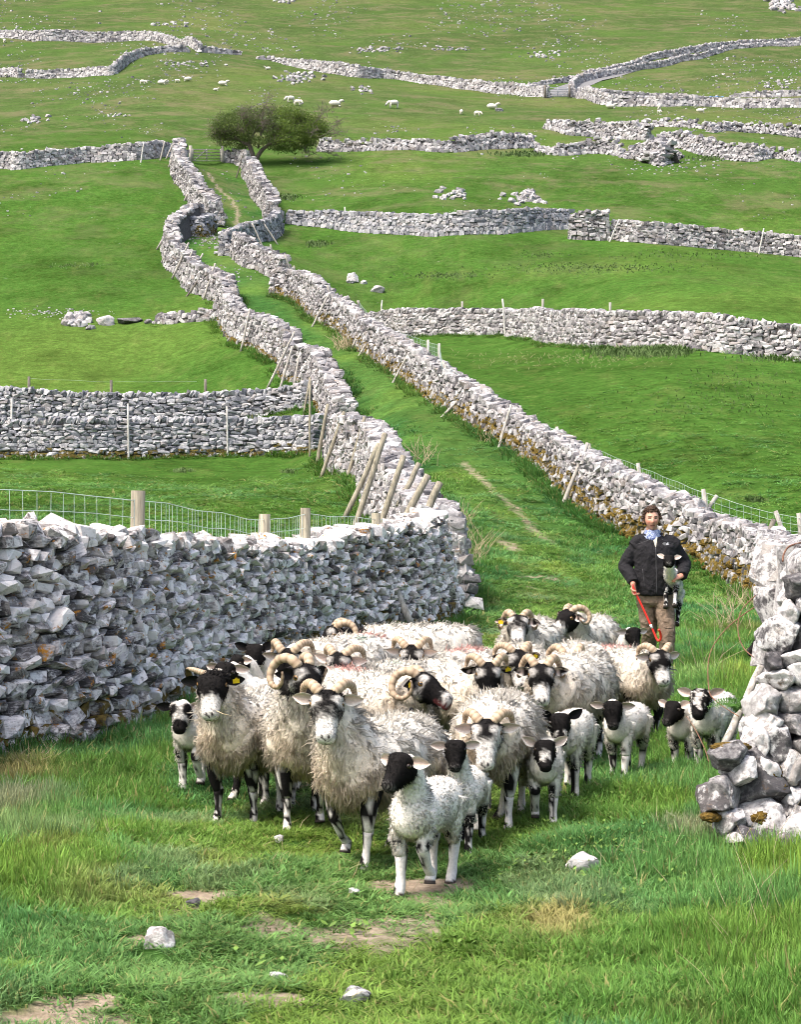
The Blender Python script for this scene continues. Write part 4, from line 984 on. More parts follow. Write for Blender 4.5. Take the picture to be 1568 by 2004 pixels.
        gv = np.array(gv); th_ = -nrml * .005 * hs
        V2 = np.concatenate([gv, gv + th_]); q = [[i * 5 + j, i * 5 + j + 1, (i + 1) * 5 + j + 1, (i + 1) * 5 + j] for i in range(6) for j in range(4)]
        q = q + [[a + 35 for a in f][::-1] for f in q]
        if sx < 0: q = [f[::-1] for f in q]
        nz = hn(V2, 60, seed + 11 + sx)[:, None]
        base_c = {'b': BLK * 1.5, 'w': WHT, None: None}.get(ec)
        col = (np.where(nz > .52, WHT, BLK * 1.4) if base_c is None else np.tile(base_c, (len(V2), 1))) * 1.0
        inner_ = np.arange(len(V2)) < 35
        if ec != 'b': col = np.where((inner_ & (np.abs(np.tile(np.linspace(-1, 1, 5), 14)) < .6))[:, None], col * np.array([1, .82, .76]) * .9, col)
        ear_ = link('ear', mesh('ear', V2, [np.array(q)], [M['hide']], True, {'col': col}), root)
        if tagside == sx or tagside == 2:
            tb = MB(); tc = base + dr * el * .55 + nrml * .006; Mx = np.stack([sd, dr, nrml], 1); tb.box(tc - np.array([0, 0, .012]), (.022 * hs, .034 * hs, .004), Mx); tb.tube([tc - nrml * .01, tc + nrml * .006], .008, 8); tb.build('ear_tag', M['tag_yellow'], ear_, False)
    # --- eyes
    for sx in (-1, 1):
        eb = MB(); rad = (.0175 if not lamb else .0135) * hs
        c = poll + m * te + rt * sx * (.0635 if not lamb else .0475) * hs + up * (.026 if not lamb else .020) * hs
        th = np.linspace(0, math.pi, 8); ax = nrm(rt * sx * .8 + m * .25 + up * .45); a1 = nrm(np.cross(ax, up)); a2 = np.cross(a1, ax)
        rg = [c + rad * (math.cos(a) * ax + max(.02, math.sin(a)) * (np.cos(np.arange(10) / 10 * 6.283)[:, None] * a1 + np.sin(np.arange(10) / 10 * 6.283)[:, None] * a2)) for a in th]
        V = np.concatenate(rg); dd_ = (V - c) @ ax / rad; sl_ = np.abs((V - c) @ nrm(up)) / rad
        iris = np.array([.24, .13, .035]) if not lamb else np.array([.03, .018, .012])
        col = np.where(((dd_ > .72) & (sl_ < .65))[:, None], BLK * .4, np.where((dd_ > .25)[:, None], iris, BLK))
        col = np.where((dd_ > .93)[:, None], BLK * .4, col)
        eb.rings(rg, True, col=np.concatenate([col, [BLK * .4, BLK]])); eb.build('eye', M['eye'], root)
    # --- horns
    if horns:
        for sx in (-1, 1):
            k = horns if not isinstance(horns, (list, tuple)) else horns[0 if sx < 0 else 1]
            if not k: continue
            n = 34; turn = R({.3: 95, .5: 235, 1: 300, 1.3: 345}.get(k, 240)); rad = {.3: .040, .5: .056, 1: .066, 1.3: .080}.get(k, .07) * hs
            th = np.linspace(0, turn, n); g = th / turn
            back = nrm(-m * .62 - up * .12 + np.array([0, 0, .10])); back = nrm(back - rt * np.dot(back, rt)); upv = np.cross(rt, back) * -1
            if upv[2] < 0: upv = -upv
            c0 = poll + m * .030 * hs + rt * sx * .032 * hs + up * .050 * hs
            rr = rad * (1 - .15 * g); ph = -.55
            pth = c0 + upv * ((np.cos(th + ph) - math.cos(ph)) * rr)[:, None] + back * ((np.sin(th + ph) - math.sin(ph)) * rr)[:, None] * .9 + rt * sx * (.074 * hs * np.clip(g * 1.9, 0, 1) ** .8 + .034 * hs * g ** 2.5)[:, None]
            # curl: up and back, then down past the ear and forward
            tb_ = (.027 if k > .4 else .017) * hs * (1 - .80 * g ** 1.3) * (1 + .055 * np.sin(g * n * 2.2))
            hb = MB(); cA = np.array([.47, .36, .245]); cB = np.array([.27, .19, .12]); cc = np.repeat(np.where((np.sin(g * n * 2.2) > -.2)[:, None], cA, cB) * (1 - .25 * g[:, None]), 10, 0)
            hb.tube(pth, tb_, 10, True, col=np.concatenate([cc, cc[:1], cc[-1:]])); hb.build('horn', M['horn'], root)
    # --- fleece
    T1, N1 = tri_of(tr); T2, N2 = tri_of(nk[:12] if lamb else nk[:27]); TT = [T1, T2]; NN = [N1, N2]
    if lamb:
        for k in range(4):
            a, b = tri_of(list(LK[k][:7 if k < 2 else 10])); TT.append(a); NN.append(b)
        a, b = tri_of(tl); TT.append(a); NN.append(b)
    else:
        for k in (2, 3): a, b = tri_of(list(LK[k][:5])); TT.append(a); NN.append(b)
        a, b = tri_of(tl); TT.append(a); NN.append(b)
    TT = np.concatenate(TT); NN = np.concatenate(NN)
    LN = (.066 if not lamb else .017) * s; locks = int(locks * 1.9)
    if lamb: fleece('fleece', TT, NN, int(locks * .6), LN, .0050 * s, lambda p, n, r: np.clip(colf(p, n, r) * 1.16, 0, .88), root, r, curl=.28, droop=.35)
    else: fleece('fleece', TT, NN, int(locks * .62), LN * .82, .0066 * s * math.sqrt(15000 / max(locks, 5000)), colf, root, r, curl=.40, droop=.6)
    T4, N4 = tri_of(list(hr[2:33]))
    def fcol(p, n, r):
        q = p - poll; return face_col(style, q @ rt / hs, q @ m / L, q @ up / hs, L / hs, p, seed) * (1 + .5 * r.random((len(p), 1)))
    fleece('face_hair', T4, N4, 1100 if locks > 8000 else 420, .011 * hs, .0035 * hs if locks > 8000 else .006 * hs, fcol, root, r, curl=.15, droop=.3, back=-m * -1.0)
    if topknot or not lamb:
        T3, N3 = tri_of(list(hr[1:9])); up_ = (N3.mean(1) @ up) > .2
        fleece('forelock', T3[up_], N3[up_], 260 if topknot else 90, .032 if topknot else .016, .008, lambda p, n, r: np.tile(BLK * 1.6, (len(p), 1)) * (1 + r.random((len(p), 1))), root, r, curl=.4, droop=.3)
    return root

RED, GRN, BLU = (.55, .12, .11), (.03, .24, .15), (.10, .36, .42)
FL = 'ewes and lambs of the flock in the lane'
S = lambda *a, **k: sheep(*a, group=FL, **k)
st4 = lambda a, b, c, e: [a, b, c, e]
# ewes
S('horned ewe with grey speckled face and white muzzle leading the grown sheep', (640, 1392), 10.5, -28, -2, 50, 'ewe_grey', horns=.5, locks=10000, legs=[(.05, .07), (-.06, 0), (-.05, 0), (.06, .03)], seed=1, earcol='w', legblack=.42)
S('black faced ewe with white muzzle and shaggy black forelock, straw in her mouth', (415, 1352), 11.7, -20, -3, 52, 'ewe_dark', horns=[.3, 0], locks=10000, topknot=True, tagside=1, legs=[(0, 0), (.1, .0), (.05, 0), (-.05, 0)], seed=2, earcol='b', legblack=.55)
S('ewe with a big curled horn and black head turned right, between two front ewes', (600, 1338), 11.4, 6, 42, 40, 'ewe_side', horns=1.3, locks=10000, legs=[(-.05, 0), (.06, .05), (0, 0), (.05, 0)], seed=3, earcol='b', neckblack=True, tone=.2)
S('bleating ewe with open mouth and large curled horn, looking right', (836, 1348), 12.7, 42, 66, 22, 'ewe_side', horns=1.3, locks=9000, mouth=True, marks=[((.0, .18, .74), (.07, .20, .1), RED), ((-.06, .40, .72), (.05, .05, .1), GRN)], seed=4, earcol='b', tagside=-1, tone=.5)
S('broad ewe grazing her way forward with lowered white and black striped face', (953, 1446), 11.45, -9, -8, 56, 'ewe_stripe', horns=.5, locks=10000, seed=5, legs=[(.03, 0), (-.04, 0), (.03, 0), (-.03, 0)], earcol='w', legblack=.15)
S('ewe with two curled horns facing straight ahead, behind the striped ewe', (1060, 1332), 14.2, -24, -2, 52, 'ewe', horns=1, locks=6000, seed=6, size=1.05)
S('ewe showing only her black forehead and horns over the back of another', (1116, 1310), 15.3, -10, 10, 66, 'ewe_side', horns=1, locks=5000, seed=7, size=1.05)
S('ewe with head turned down to the right, her white nose beside a yellow tag', (1014, 1302), 15.2, -6, 18, 55, 'ewe', horns=.5, locks=5000, seed=8, size=1.05, tagside=1)
S('ewe with white nose and full curled horns facing the camera at the back', (1014, 1230), 17.2, -14, -3, 34, 'ewe_grey', horns=1, locks=5000, seed=9, size=1.05, tagside=-1)
S('ewe at the back looking left with a black and white profile', (1108, 1218), 18.0, -22, -58, 34, 'ewe_dark', horns=1, locks=5000, seed=10, size=1.05)
S('ewe with red rump mark and blue flank mark in front of the man', (1292, 1300), 15.6, 18, 14, 52, 'ewe', horns=.5, locks=7000, seed=11, marks=[((0, .30, .76), (.16, .22, .12), RED), ((-.22, -.05, .56), (.12, .05, .09), BLU)], earcol='w')
S('ewe against the wall, looking left with a curled horn and long shaggy fleece', (650, 1252), 16.8, -78, -78, 36, 'ewe_side', size=1.13, horns=1, locks=6000, seed=12, neckblack=True, tone=.3)
S('pale ewe with a green mark on her back beside the wall', (566, 1302), 15.0, -34, -15, 70, 'ewe_side', size=1.12, horns=.5, locks=5000, seed=13, marks=[((.08, .10, .73), (.07, .07, .1), GRN), ((0, .35, .74), (.12, .15, .1), RED)], earcol='w', tone=-.3)
S('ewe with white ears and black forehead between the two big horned ewes', (664, 1310), 13.5, -30, -18, 52, 'ewe', horns=.5, locks=5000, seed=14, earcol='w', marks=[((.02, .12, .73), (.05, .05, .1), GRN)], tone=-.2)
S('ewe with bowed black head and a red mark, behind the bleating ewe', (806, 1292), 14.7, -34, -3, 66, 'ewe_side', horns=.5, locks=5500, seed=15, marks=[((0, .15, .74), (.10, .25, .1), RED)], earcol='w')
S('ewe with pricked black ear half hidden behind the broad striped ewe', (956, 1328), 13.8, 22, 4, 66, 'ewe_side', horns=.5, locks=5500, seed=16, tagside=1)
# lambs
LB = dict(lamb=True)
S('white lamb with black head turned left at the very front of the flock', (783, 1508), 9.9, -22, -40, 36, 'lamb_black', size=1.12, locks=9000, seed=21, earcol='w', legs=[(-.03, 0), (.05, .05), (0, 0), (-.04, 0)], legblack=.22, **LB)
S('lamb with plain black face and white ears beside the striped ewe', (892, 1474), 10.95, -12, -3, 48, 'lamb_black', size=.94, locks=6000, seed=22, earcol='w', legblack=.8, **LB)
S('small lamb with black face and white blaze walking straight ahead', (1067, 1474), 11.6, -3, 0, 46, 'lamb_blaze', locks=8000, seed=23, earcol='w', earlift=.7, legs=[(.04, .05), (-.03, 0), (0, 0), (.03, 0)], legblack=.2, **LB)
S('lamb with pricked black ears and white cheek spots behind the small blazed lamb', (1096, 1422), 12.5, -16, 2, 52, 'lamb_cheek', size=1.1, locks=6000, seed=24, earcol='b', earlift=.8, legblack=.45, **LB)
S('lamb with a white face and black eye patches at the left edge of the flock', (354, 1398), 12.9, -14, -4, 54, 'lamb_panda', size=1.12, locks=6000, seed=25, earcol=['b', 'w'], legblack=.25, **LB)
S('lamb with lowered black face walking below the marked ewe', (1200, 1394), 13.6, -22, -2, 56, 'lamb_black', size=1.05, locks=6000, seed=26, earcol='w', legs=[(.04, 0), (-.09, 0), (.03, 0), (-.05, 0)], legblack=.3, **LB)
S('lamb with black head turned left next to the mottled faced lamb', (1318, 1394), 13.9, -30, -45, 38, 'lamb_black', size=1.0, locks=5500, seed=27, earcol='w', earlift=.4, legblack=.2, **LB)
S('lamb with mottled black and white face and big pink ears by the wall end', (1372, 1374), 13.6, -22, -20, 44, 'lamb_mott', size=1.15, locks=7000, seed=28, earcol='w', earlift=.3, legblack=.15, **LB)
S('lamb with black back of the head, standing in front of the man', (1240, 1246), 18.4, 48, 20, 50, 'lamb_black', size=1.1, locks=3500, seed=29, earcol='w', **LB)
S('small white lamb squeezed between the two ewes at the back', (1069, 1228), 19.6, -10, 20, 40, 'lamb_white', size=1.12, locks=3000, seed=30, earcol='w', **LB)
S('dark headed lamb with raised ears tight against the wall', (499, 1284), 16.0, -52, -18, 45, 'lamb_black', size=1.25, locks=3500, seed=31, earcol='b', earlift=.6, tone=.5, **LB)
S('lamb with a green mark on its back behind the shaggy forelock ewe', (442, 1322), 14.3, -62, -30, 50, 'lamb_black', size=1.25, locks=3500, seed=32, earcol='w', marks=[((.05, .12, .49), (.05, .05, .06), GRN)], **LB)
S('black headed lamb squeezed in beside the wall behind the green marked lamb', (466, 1304), 15.3, -50, -60, 45, 'lamb_black', size=1.15, locks=3000, seed=33, earcol='w', **LB)
S('white lamb turned away behind the front lamb, one black ear up', (800, 1424), 12.0, -78, -95, 35, 'lamb_white', size=1.1, locks=5000, seed=34, earcol='b', earlift=.7, **LB)
S('lamb peeping out from behind the shaggy forelock ewe', (448, 1392), 12.7, -42, -10, 45, 'lamb_white', size=1.1, locks=4500, seed=35, earcol='w', **LB)
S('black nosed lamb mostly hidden behind the near wall end', (1492, 1262), 17.0, -85, -88, 30, 'lamb_black', size=1.2, locks=2500, seed=36, earcol='w', **LB)
# ------------------------------------------------------------------ near wall end on the right
nw = wall('near right wall end of big pitted limestone boulders with brown moss', [('d', 1600, 11.75, 1105), ('d', 1660, 11.8, 1092), ('d', 1800, 11.9, 1086), ('d', 2000, 12.0, 1080)], body=1, size=(.26, .17), thick=(.9, .5), mats=('stone_big', 'stone_big'), nobj=0)
M['moss'] = mat_plain('brown_moss', (.115, .072, .012), .95, 60, .75, .9, .02)
BIGS = [(665, 110, 120, 120), (655, 255, 200, 285), (565, 500, 205, 215), (668, 505, 90, 100), (640, 655, 180, 195), (515, 690, 190, 165), (585, 780, 170, 150), (455, 900, 125, 185), (545, 985, 190, 230), (645, 935, 120, 180), (685, 850, 90, 120), (430, 1070, 155, 200), (560, 1135, 130, 80), (670, 1070, 130, 180), (345, 1190, 115, 115), (415, 1225, 125, 155), (545, 1255, 205, 165), (645, 1200, 150, 115),
        (255, 1335, 235, 175), (420, 1440, 350, 330), (600, 1365, 160, 185), (685, 1425, 90, 140), (225, 1550, 170, 210), (612, 1545, 130, 150), (685, 1585, 90, 140), (530, 1650, 115, 95), (425, 1740, 235, 310), (635, 1725, 175, 250), (508, 1835, 140, 150), (665, 1855, 90, 100), (330, 1700, 120, 160), (270, 1815, 60, 60)]
BIGS = [b for b in BIGS if b[1] >= 1330]
BIGS += [((px_ - 1346) * 3.083, (ro_ - 1050) * 3.083, w_ * 3.083, h_ * 3.083) for px_, ro_, w_, h_ in ((1462, 1652, 74, 66), (1520, 1668, 92, 74), (1578, 1650, 80, 110), (1552, 1722, 86, 66), (1610, 1740, 110, 90), (1428, 1608, 60, 54), (1398, 1560, 62, 60))]
_r = random.Random(9); row = 1088.
while row < 1500:
    h_ = _r.uniform(38, 62); px = np.interp(row, [1085, 1130, 1180, 1245, 1300, 1350, 1400, 1440, 1480], [1550, 1536, 1516, 1500, 1488, 1474, 1462, 1446, 1430]) + _r.uniform(-8, 8)
    while px < 1720:
        w_ = _r.uniform(42, 98) * (1.15 if px > 1530 else .9); hh_ = h_ * _r.uniform(.85, 1.3); BIGS.append(((px + w_ / 2 - 1346) * 3.083, (row + h_ / 2 - 1050 + _r.uniform(-6, 6)) * 3.083, w_ * 3.2, hh_ * 3.35)); px += w_ * .93
    row += h_ * .92
for r_ in range(4):
    for c_ in range(2): BIGS.append((760 + c_ * 150, 1400 + r_ * 150, 180, 185))
_r = random.Random(4)
for k, (cx, cy, w, h) in enumerate(BIGS):
    px, row = 1340 + cx / 3.083 + 6, 1050 + cy / 3.083; dd = 11.0 + max(0, (1600 - row)) / 500 * .42 - (.12 if cx < 320 else 0) - max(0, row - 1600) / 100 * .38
    p = at(px, row, dd); q = dd / F / 3.083
    o = bpy.data.objects.new('stone', rock_mesh(ROCK_BIG, k % len(ROCK_BIG), 'stone_big', True)); COL.objects.link(o); o.parent = nw
    Rm = Matrix.Rotation(_r.uniform(-.3, .3), 4, 'Z') @ Matrix.Rotation(_r.uniform(-.16, .16), 4, 'Y') @ Matrix.Rotation(_r.uniform(-.3, .1), 4, 'X')
    o.matrix_basis = Matrix.Translation(Vector(p) - nw.location) @ Rm @ Matrix.Diagonal((w * q * .56, .15 + .3 * w * q * .5, h * q * .60, 1))
for k in range(110):
    row = _r.uniform(1085, 1660); lim = np.interp(row, [1085, 1180, 1245, 1300, 1400, 1475, 1570, 1660], [1545, 1520, 1502, 1492, 1468, 1400, 1412, 1455]); px = _r.uniform(lim + 34, 1600); dd = 11.17 + max(0, (1600 - row)) / 500 * .42; p = at(px, row, dd); s_ = _r.uniform(.05, .10)
    o = bpy.data.objects.new('stone', rock_mesh(ROCK_BIG, k % len(ROCK_BIG), 'stone_big', True)); COL.objects.link(o); o.parent = nw
    o.matrix_basis = Matrix.Translation(Vector(p) - nw.location) @ Euler((_r.random() * .6, _r.random() * .6, _r.random() * 3)).to_matrix().to_4x4() @ Matrix.Diagonal((s_ * 1.2, s_ * 1.1, s_ * .8, 1))
mo = MB()
def cushion(c, rx, ry, rz, n=1):
    V, T = BLOB[n % 6]; mo.add(V * np.array([rx, ry, rz]) + np.asarray(c), T)
for k, (px, row, dd, w, h) in enumerate([(1432, 1462, 10.95, .11, .035), (1464, 1492, 11.0, .085, .02), (1506, 1512, 10.98, .07, .075), (1518, 1540, 10.95, .07, .05), (1492, 1600, 10.88, .07, .06), (1500, 1690, 10.45, .10, .07), (1520, 1700, 10.6, .12, .08), (1548, 1745, 10.5, .12, .09), (1560, 1720, 10.6, .10, .08), (1400, 1580, 10.85, .05, .05), (1393, 1598, 10.8, .06, .04), (1500, 1720, 10.6, .08, .05)]):
    cushion(np.array(at(px, row, dd)) - np.array(nw.location), w * 1.1, .07, h * .8, k)
o = mo.build('moss_cushions', M['moss'], nw); o['kind'] = 'stuff'

# moss banks along the foot of the right lane wall
mo = MB(); pl, hw = WALL_LINES[8]
for i in range(110):
    t = _r.random(); j = t * (len(pl) - 1); a = pl[int(j)]; tg = pl[min(len(pl) - 1, int(j) + 1)] - pl[max(0, int(j) - 1)]; tg = tg / (np.linalg.norm(tg) + 1e-9); nn = np.array([-tg[1], tg[0]])
    if fbm(a[0] * .5, a[1] * .5, 5, 2) < .45: continue
    z = _r.random() ** 1.6 * .5; p = a + nn * (hw - z * .4 + .02); s_ = _r.uniform(.06, .16)
    V, T = BLOB[i % 6]; mo.add(V * np.array([s_ * 1.2, s_ * .6, s_ * .7]) + np.array([p[0], p[1], float(zfun(p[0], p[1])) + z]), T)
M['moss2'] = mat_plain('ochre_moss', (.12, .08, .015), .95, 40, .8, .9, .03)
_mb = mo.build('moss_bank', M['moss2']); tag(_mb, kind='stuff')

# ------------------------------------------------------------------ stakes, posts and netting
ORD = ['first', 'second', 'third', 'fourth', 'fifth', 'sixth', 'seventh', 'eighth', 'ninth', 'tenth', 'eleventh', 'twelfth', 'thirteenth', 'fourteenth', 'fifteenth', 'sixteenth', 'seventeenth', 'eighteenth', 'nineteenth', 'twentieth', 'twenty first', 'twenty second', 'twenty third', 'twenty fourth']
def stake(b, t, w, mat, label, group, lean=.35, db=None, name='wooden_stake', cat='stake', ext=.42):
    g = ground_pix(*b) if db is None else at(b[0], b[1], db); tp = at(t[0], t[1], g[1] + lean)
    v = tp - g; v = v / np.linalg.norm(v); mb = MB(); O = g.copy()
    r_ = w / 2; n = 5; P = np.array([g - v * ext - O + (tp - g + v * ext) * k / n for k in range(n + 1)]); P[1:-1] += rng.normal(0, r_ * .10, (n - 1, 3))
    mb.tube(P, r_ * np.linspace(1.04, .94, n + 1), 9)
    o = mb.build(name, M[mat], None, True)
    o.location = O
    for p in o.data.polygons:
        if len(p.vertices) == 3: p.use_smooth = False
    return tag(o, label, cat, group)
NEARST = [((833, 1006), (861, 945), .125), ((782, 1034), (838, 930), .125), ((797, 955), (820, 907), .11), ((736, 1050), (790, 892), .12), ((698, 1024), (754, 848), .125), ((688, 985), (742, 868), .12), ((703, 940), (744, 828), .105), ((680, 934), (714, 816), .115), ((630, 928), (674, 806), .12), ((620, 905), (642, 791), .13), ((606, 888), (607, 742), .085), ((595, 805), (607, 738), .08)]
for k, (b, t, w) in enumerate(NEARST):
    if k < 3: stake(b, t, w, 'wood', f'stout round stake on the left lane wall, {ORD[k]} from the wall corner', 'stout stakes leaning on the left lane wall', .2, {0: 31.5, 1: 32.2, 2: 38}[k])
    else: stake(b, t, w, 'wood', f'stout round stake on the left lane wall, {ORD[k]} from the wall corner', 'stout stakes leaning on the left lane wall', .3, {3: 36.5, 4: 41, 5: 44.5}.get(k, ground_pix(*b)[1] - .6))
THIN = [((531, 744), (577, 649)), ((550, 755), (572, 678)), ((576, 750), (585, 696)), ((511, 676), (529, 618)), ((474, 673), (489, 604)), ((429, 632), (451, 581)), ((401, 576), (421, 515)), ((370, 573), (390, 545)), ((367, 551), (397, 496)), ((356, 538), (376, 492)), ((342, 533), (369, 475)), ((321, 502), (341, 454)), ((313, 477), (339, 431)), ((349, 443), (363, 413)), ((393, 420), (406, 397)), ((364, 385), (379, 352)), ((345, 352), (366, 318)), ((340, 325), (356, 298)), ((332, 321), (351, 278)), ((326, 308), (342, 272)), ((314, 310), (322, 276))]
for k, (b, t) in enumerate(THIN):
    stake(b, t, .105 if k < 9 else .125, 'wood_dark' if k == 7 else 'wood_grey', f'thin grey stake on the winding left lane wall, {ORD[k]} up the hill', 'thin stakes leaning on the winding left lane wall', .2, ground_pix(*b)[1] - (1.3 if k < 9 else 1.6))
RST = [((1456, 1160), (1516, 1017), .11), ((1334, 1068), (1404, 970), .10), ((1104, 984), (1151, 867), .11), ((979, 867), (1001, 792), .09), ((872, 809), (920, 759), .09), ((774, 740), (807, 676), .09), ((705, 692), (733, 647), .085), ((691, 676), (716, 615), .09), ((614, 633), (644, 575), .09)]
for k, (b, t, w) in enumerate(RST):
    stake(b, t, w, 'wood_grey' if k else 'wood_dark', ['dark wide stake leaning on the right lane wall nearest the wall end', 'pale stake on the right lane wall just right of the man'][k] if k < 2 else f'stake leaning across the right lane wall, {ORD[k - 2]} beyond the man', 'stakes leaning on the right lane wall', .3, ground_pix(*b)[1] - (.4 if k < 2 else .9))
for k, (b, t) in enumerate([((548, 455), (525, 418)), ((539, 472), (516, 437)), ((511, 476), (493, 436)), ((487, 476), (474, 449)), ((463, 345), (476, 299))]):
    stake(b, t, .10, 'wood_grey' if k < 4 else 'wood_dark', (f'stake on the bend of the right lane wall, {ORD[k]} from the cross wall' if k < 4 else 'dark stake on the right lane wall below the tree'), 'stakes on the bend of the right lane wall', .1, ground_pix(*b)[1] - 1.2)
for b, t, w, lb in [((20, 895), (22, 780), .085, 'white stake leaning on the lower left cross wall at the photo edge'), ((251, 898), (250, 790), .08, 'pale stake leaning on the middle of the lower left cross wall'), ((445, 893), (444, 795), .07, 'grey stake leaning on the lower left cross wall nearest the lane'),
                    ((744, 643), (748, 587), .085, 'grey stake at the lane end of the high right cross wall'), ((989, 658), (984, 585), .10, 'pale stake leaning on the high right cross wall'),
                    ((675, 449), (675, 405), .10, 'white stake on the upper right cross wall near the lane'), ((1194, 473), (1213, 429), .10, 'pale stake beside the squat block of wall'), ((1486, 497), (1496, 447), .10, 'pale stake on the upper right cross wall near the photo edge'), ((275, 318), (281, 278), .12, 'white stake leaning on the far left wall')]:
    stake(b, t, w, 'wood_white', lb, 'pale marker stakes leaning on the cross walls', .12)
stake((801, 1215), (752, 1098), .10, 'wood_grey', 'flat grey stake leaning on the near wall behind the flock', 'stakes leaning on the near wall', .25, 26.6, ext=.1)
stake((1421, 1452), (1490, 1305), .048, 'wood_grey', 'grey stake propped against the near right wall end beside the fern', 'stakes leaning on the near wall', .3, 11.5, ext=.02)

def netting(P0, hs, mat, rows=6, step=.2, r=.0022, sag=.02):
    """P0: post feet (xyz) in order; wires at heights up to hs, uprights every step"""
    mb = MB(); P0 = np.asarray(P0); L = np.concatenate([[0], np.cumsum(np.linalg.norm(np.diff(P0, axis=0), axis=1))])
    f = lambda s: np.array([np.interp(s, L, P0[:, k]) for k in range(3)]).T
    S = np.arange(0, L[-1], .5)
    for k in range(rows):
        z = hs * (.08 + .92 * k / (rows - 1)); q = f(S); q = q + np.array([0, 0, 1]) * (z + .012 * np.sin(S * 3.1 + k))[:, None]
        mb.tube(q, r * (1.35 if k == rows - 1 else 1), 3, False)
    for s in np.arange(0, L[-1], step):
        q = f(np.array([s]))[0]; mb.tube([q + [0, 0, hs * .08], q + [.015 * math.sin(s * 7), 0, hs]], r, 3, False)
    return mb
def fence(label, posts, mat, h, w, net, group=None, **kw):
    """posts: (px, top_row, d) ; the tops are seen"""
    F0 = [ground_d(p[0], p[2]) for p in posts]; root = empty('wire_fence', F0[0]); tag(root, label, 'fence', group); O = np.array(F0[0])
    for p, g in zip(posts, F0):
        if len(p) > 4 and p[4] == 0: continue
        tp = at(p[0] + (p[3] if len(p) > 3 else 0), p[1], p[2]); mb = MB(); v = tp - g
        mb.tube(np.array([g - [0, 0, .25], g + v * .5, tp]) - O, [w * .52, w * .5, w * .48], 10); mb.build('post', M[mat], root)
    if net: netting(np.array([at(p[0] + (p[3] if len(p) > 3 else 0), p[1], p[2]) for p in posts]) - [0, 0, h + .08] - O, h, 'wire', **kw).build('netting', M['wire'], root)
fence('wire netting fence with round posts behind the tall near wall', [(-260, 955, 15.4, 0), (-110, 930, 16.0, 0), (262, 960, 17.9, 8), (512, 1006, 22.6, 6), (594, 994, 24.6, 4), (732, 1004, 28.0, 4), (790, 1015, 30, 0, 0)], 'wood', 1.38, .135, True, rows=9, step=.15, r=.0030)
CF = [(1700, 1062, 38.5, -10), (1620, 1030, 40.5, -8), (1572, 1004, 42, -8), (1544, 1000, 42.6, -25), (1394, 957, 44.5, -17), (1264, 906, 49.5, -15), (1166, 868, 53.5, -13), (1136, 853, 55, -12), (1104, 835, 56.5, -14), (1059, 823, 59, -9), (1019, 803, 61.5, -6), (971, 765, 65, -12), (929, 735, 68, -20), (900, 706, 70.5, -34), (861, 672, 75, -1), (839, 665, 77.5, -1), (770, 640, 86, -8), (730, 612, 92, -8), (706, 588, 96, -4)]
fence('wire netting fence with leaning posts behind the right lane wall', CF, 'wood_grey', 1.15, .10, True, rows=8, step=.24, r=.0042)
fence('row of three posts with thin wire behind the upper left cross wall', [(56, 737, 83), (217, 744, 83), (402, 742, 83)], 'wood_dark', 1.2, .12, True, rows=3, step=400, r=.0022)
fence('row of short posts behind the high right cross wall', [(905, 590, 113), (1063, 585, 108), (1195, 592, 98), (1331, 608, 92), (1455, 620, 88)], 'wood_grey', 1.3, .13, False)
# a few posts above the bend
for k, (b, t) in enumerate([((535, 500), (529, 478)), ((570, 535), (558, 498)), ((578, 534), (575, 520)), ((655, 598), (640, 558)), ((672, 600), (663, 586)), ((704, 605), (700, 588))]):
    g = at(b[0], b[1], ground_pix(b[0] - 25, b[1] + 45)[1] + 1.6); stake(b, t, .10, 'wood_grey', f'short post behind the right lane wall, {ORD[k]} below the bend', 'short posts behind the right lane wall', -.1, g[1], 'fence_post', 'post')

# ------------------------------------------------------------------ loose rocks, boulders and outcrops
def boulder(label, px, row, w, h, d=None, mat='stone_big', sink=.25, cat='rock', name='rock', k=0, group=None, dep=.8):
    g = ground_pix(px, row) if d is None else ground_d(px, d); q = g[1] / F
    V, T = ROCK_BIG[k % len(ROCK_BIG)]
    hw_, hh_ = w * q / 2, h * q / 2
    if g[1] < 30: hh_ *= 1.15
    me = mesh(name, V * np.array([hw_, hw_ * dep, hh_ * (1 + sink)]), [T], [M[mat]], True)
    o = link(name, me, None, g + np.array([0, hw_ * dep * .6, hh_ * (1 - sink)])); o.rotation_euler.z = .4 * math.sin(k * 7); return tag(o, label, cat, group)
boulder('pale angular rock half sunk in the grass in the foreground', 308, 1856, 66, 34, k=1)
boulder('flat pale stone near the bottom edge of the lane', 695, 1962, 64, 24, k=3)
boulder('white stone slab lying in long grass on the right of the lane', 1144, 1706, 70, 32, k=5, dep=.5)
boulder('thin flat stone in short grass left of centre in the foreground', 543, 1916, 38, 10, k=2)
boulder('small flat stone on the bare earth patch', 378, 1776, 34, 14, k=4)
boulder('tiny pale stone in grass in front of the curl horned ewes', 367, 1708, 18, 8, k=6)
boulder('pale pebble at the foot of the grass, left of the front lamb', 692, 1750, 26, 10, k=7)
boulder('small stone beside the hoof of the curl horned ewe', 545, 1648, 20, 12, k=8)
boulder('flat white stone on the lane left of the man', 1040, 1144, 12, 5, k=2)
boulder('white stone on the lane below the right wall', 1086, 955, 16, 8, k=9)
boulder('low grey boulder beside the broken boulder pile', 205, 637, 34, 22, k=11)
boulder('long low rock right of the broken boulder pile', 252, 633, 56, 13, k=12)
boulder('small rock in the gap of the boulder row', 290, 633, 16, 10, k=5)
boulder('rounded boulder at the left of the collapsed wall', 313, 628, 24, 18, k=13)
boulder('rounded boulder at the end of the collapsed wall', 336, 626, 24, 18, k=0)
boulder('upright boulder alone in the field right of the lane', 689, 552, 26, 20, k=1)
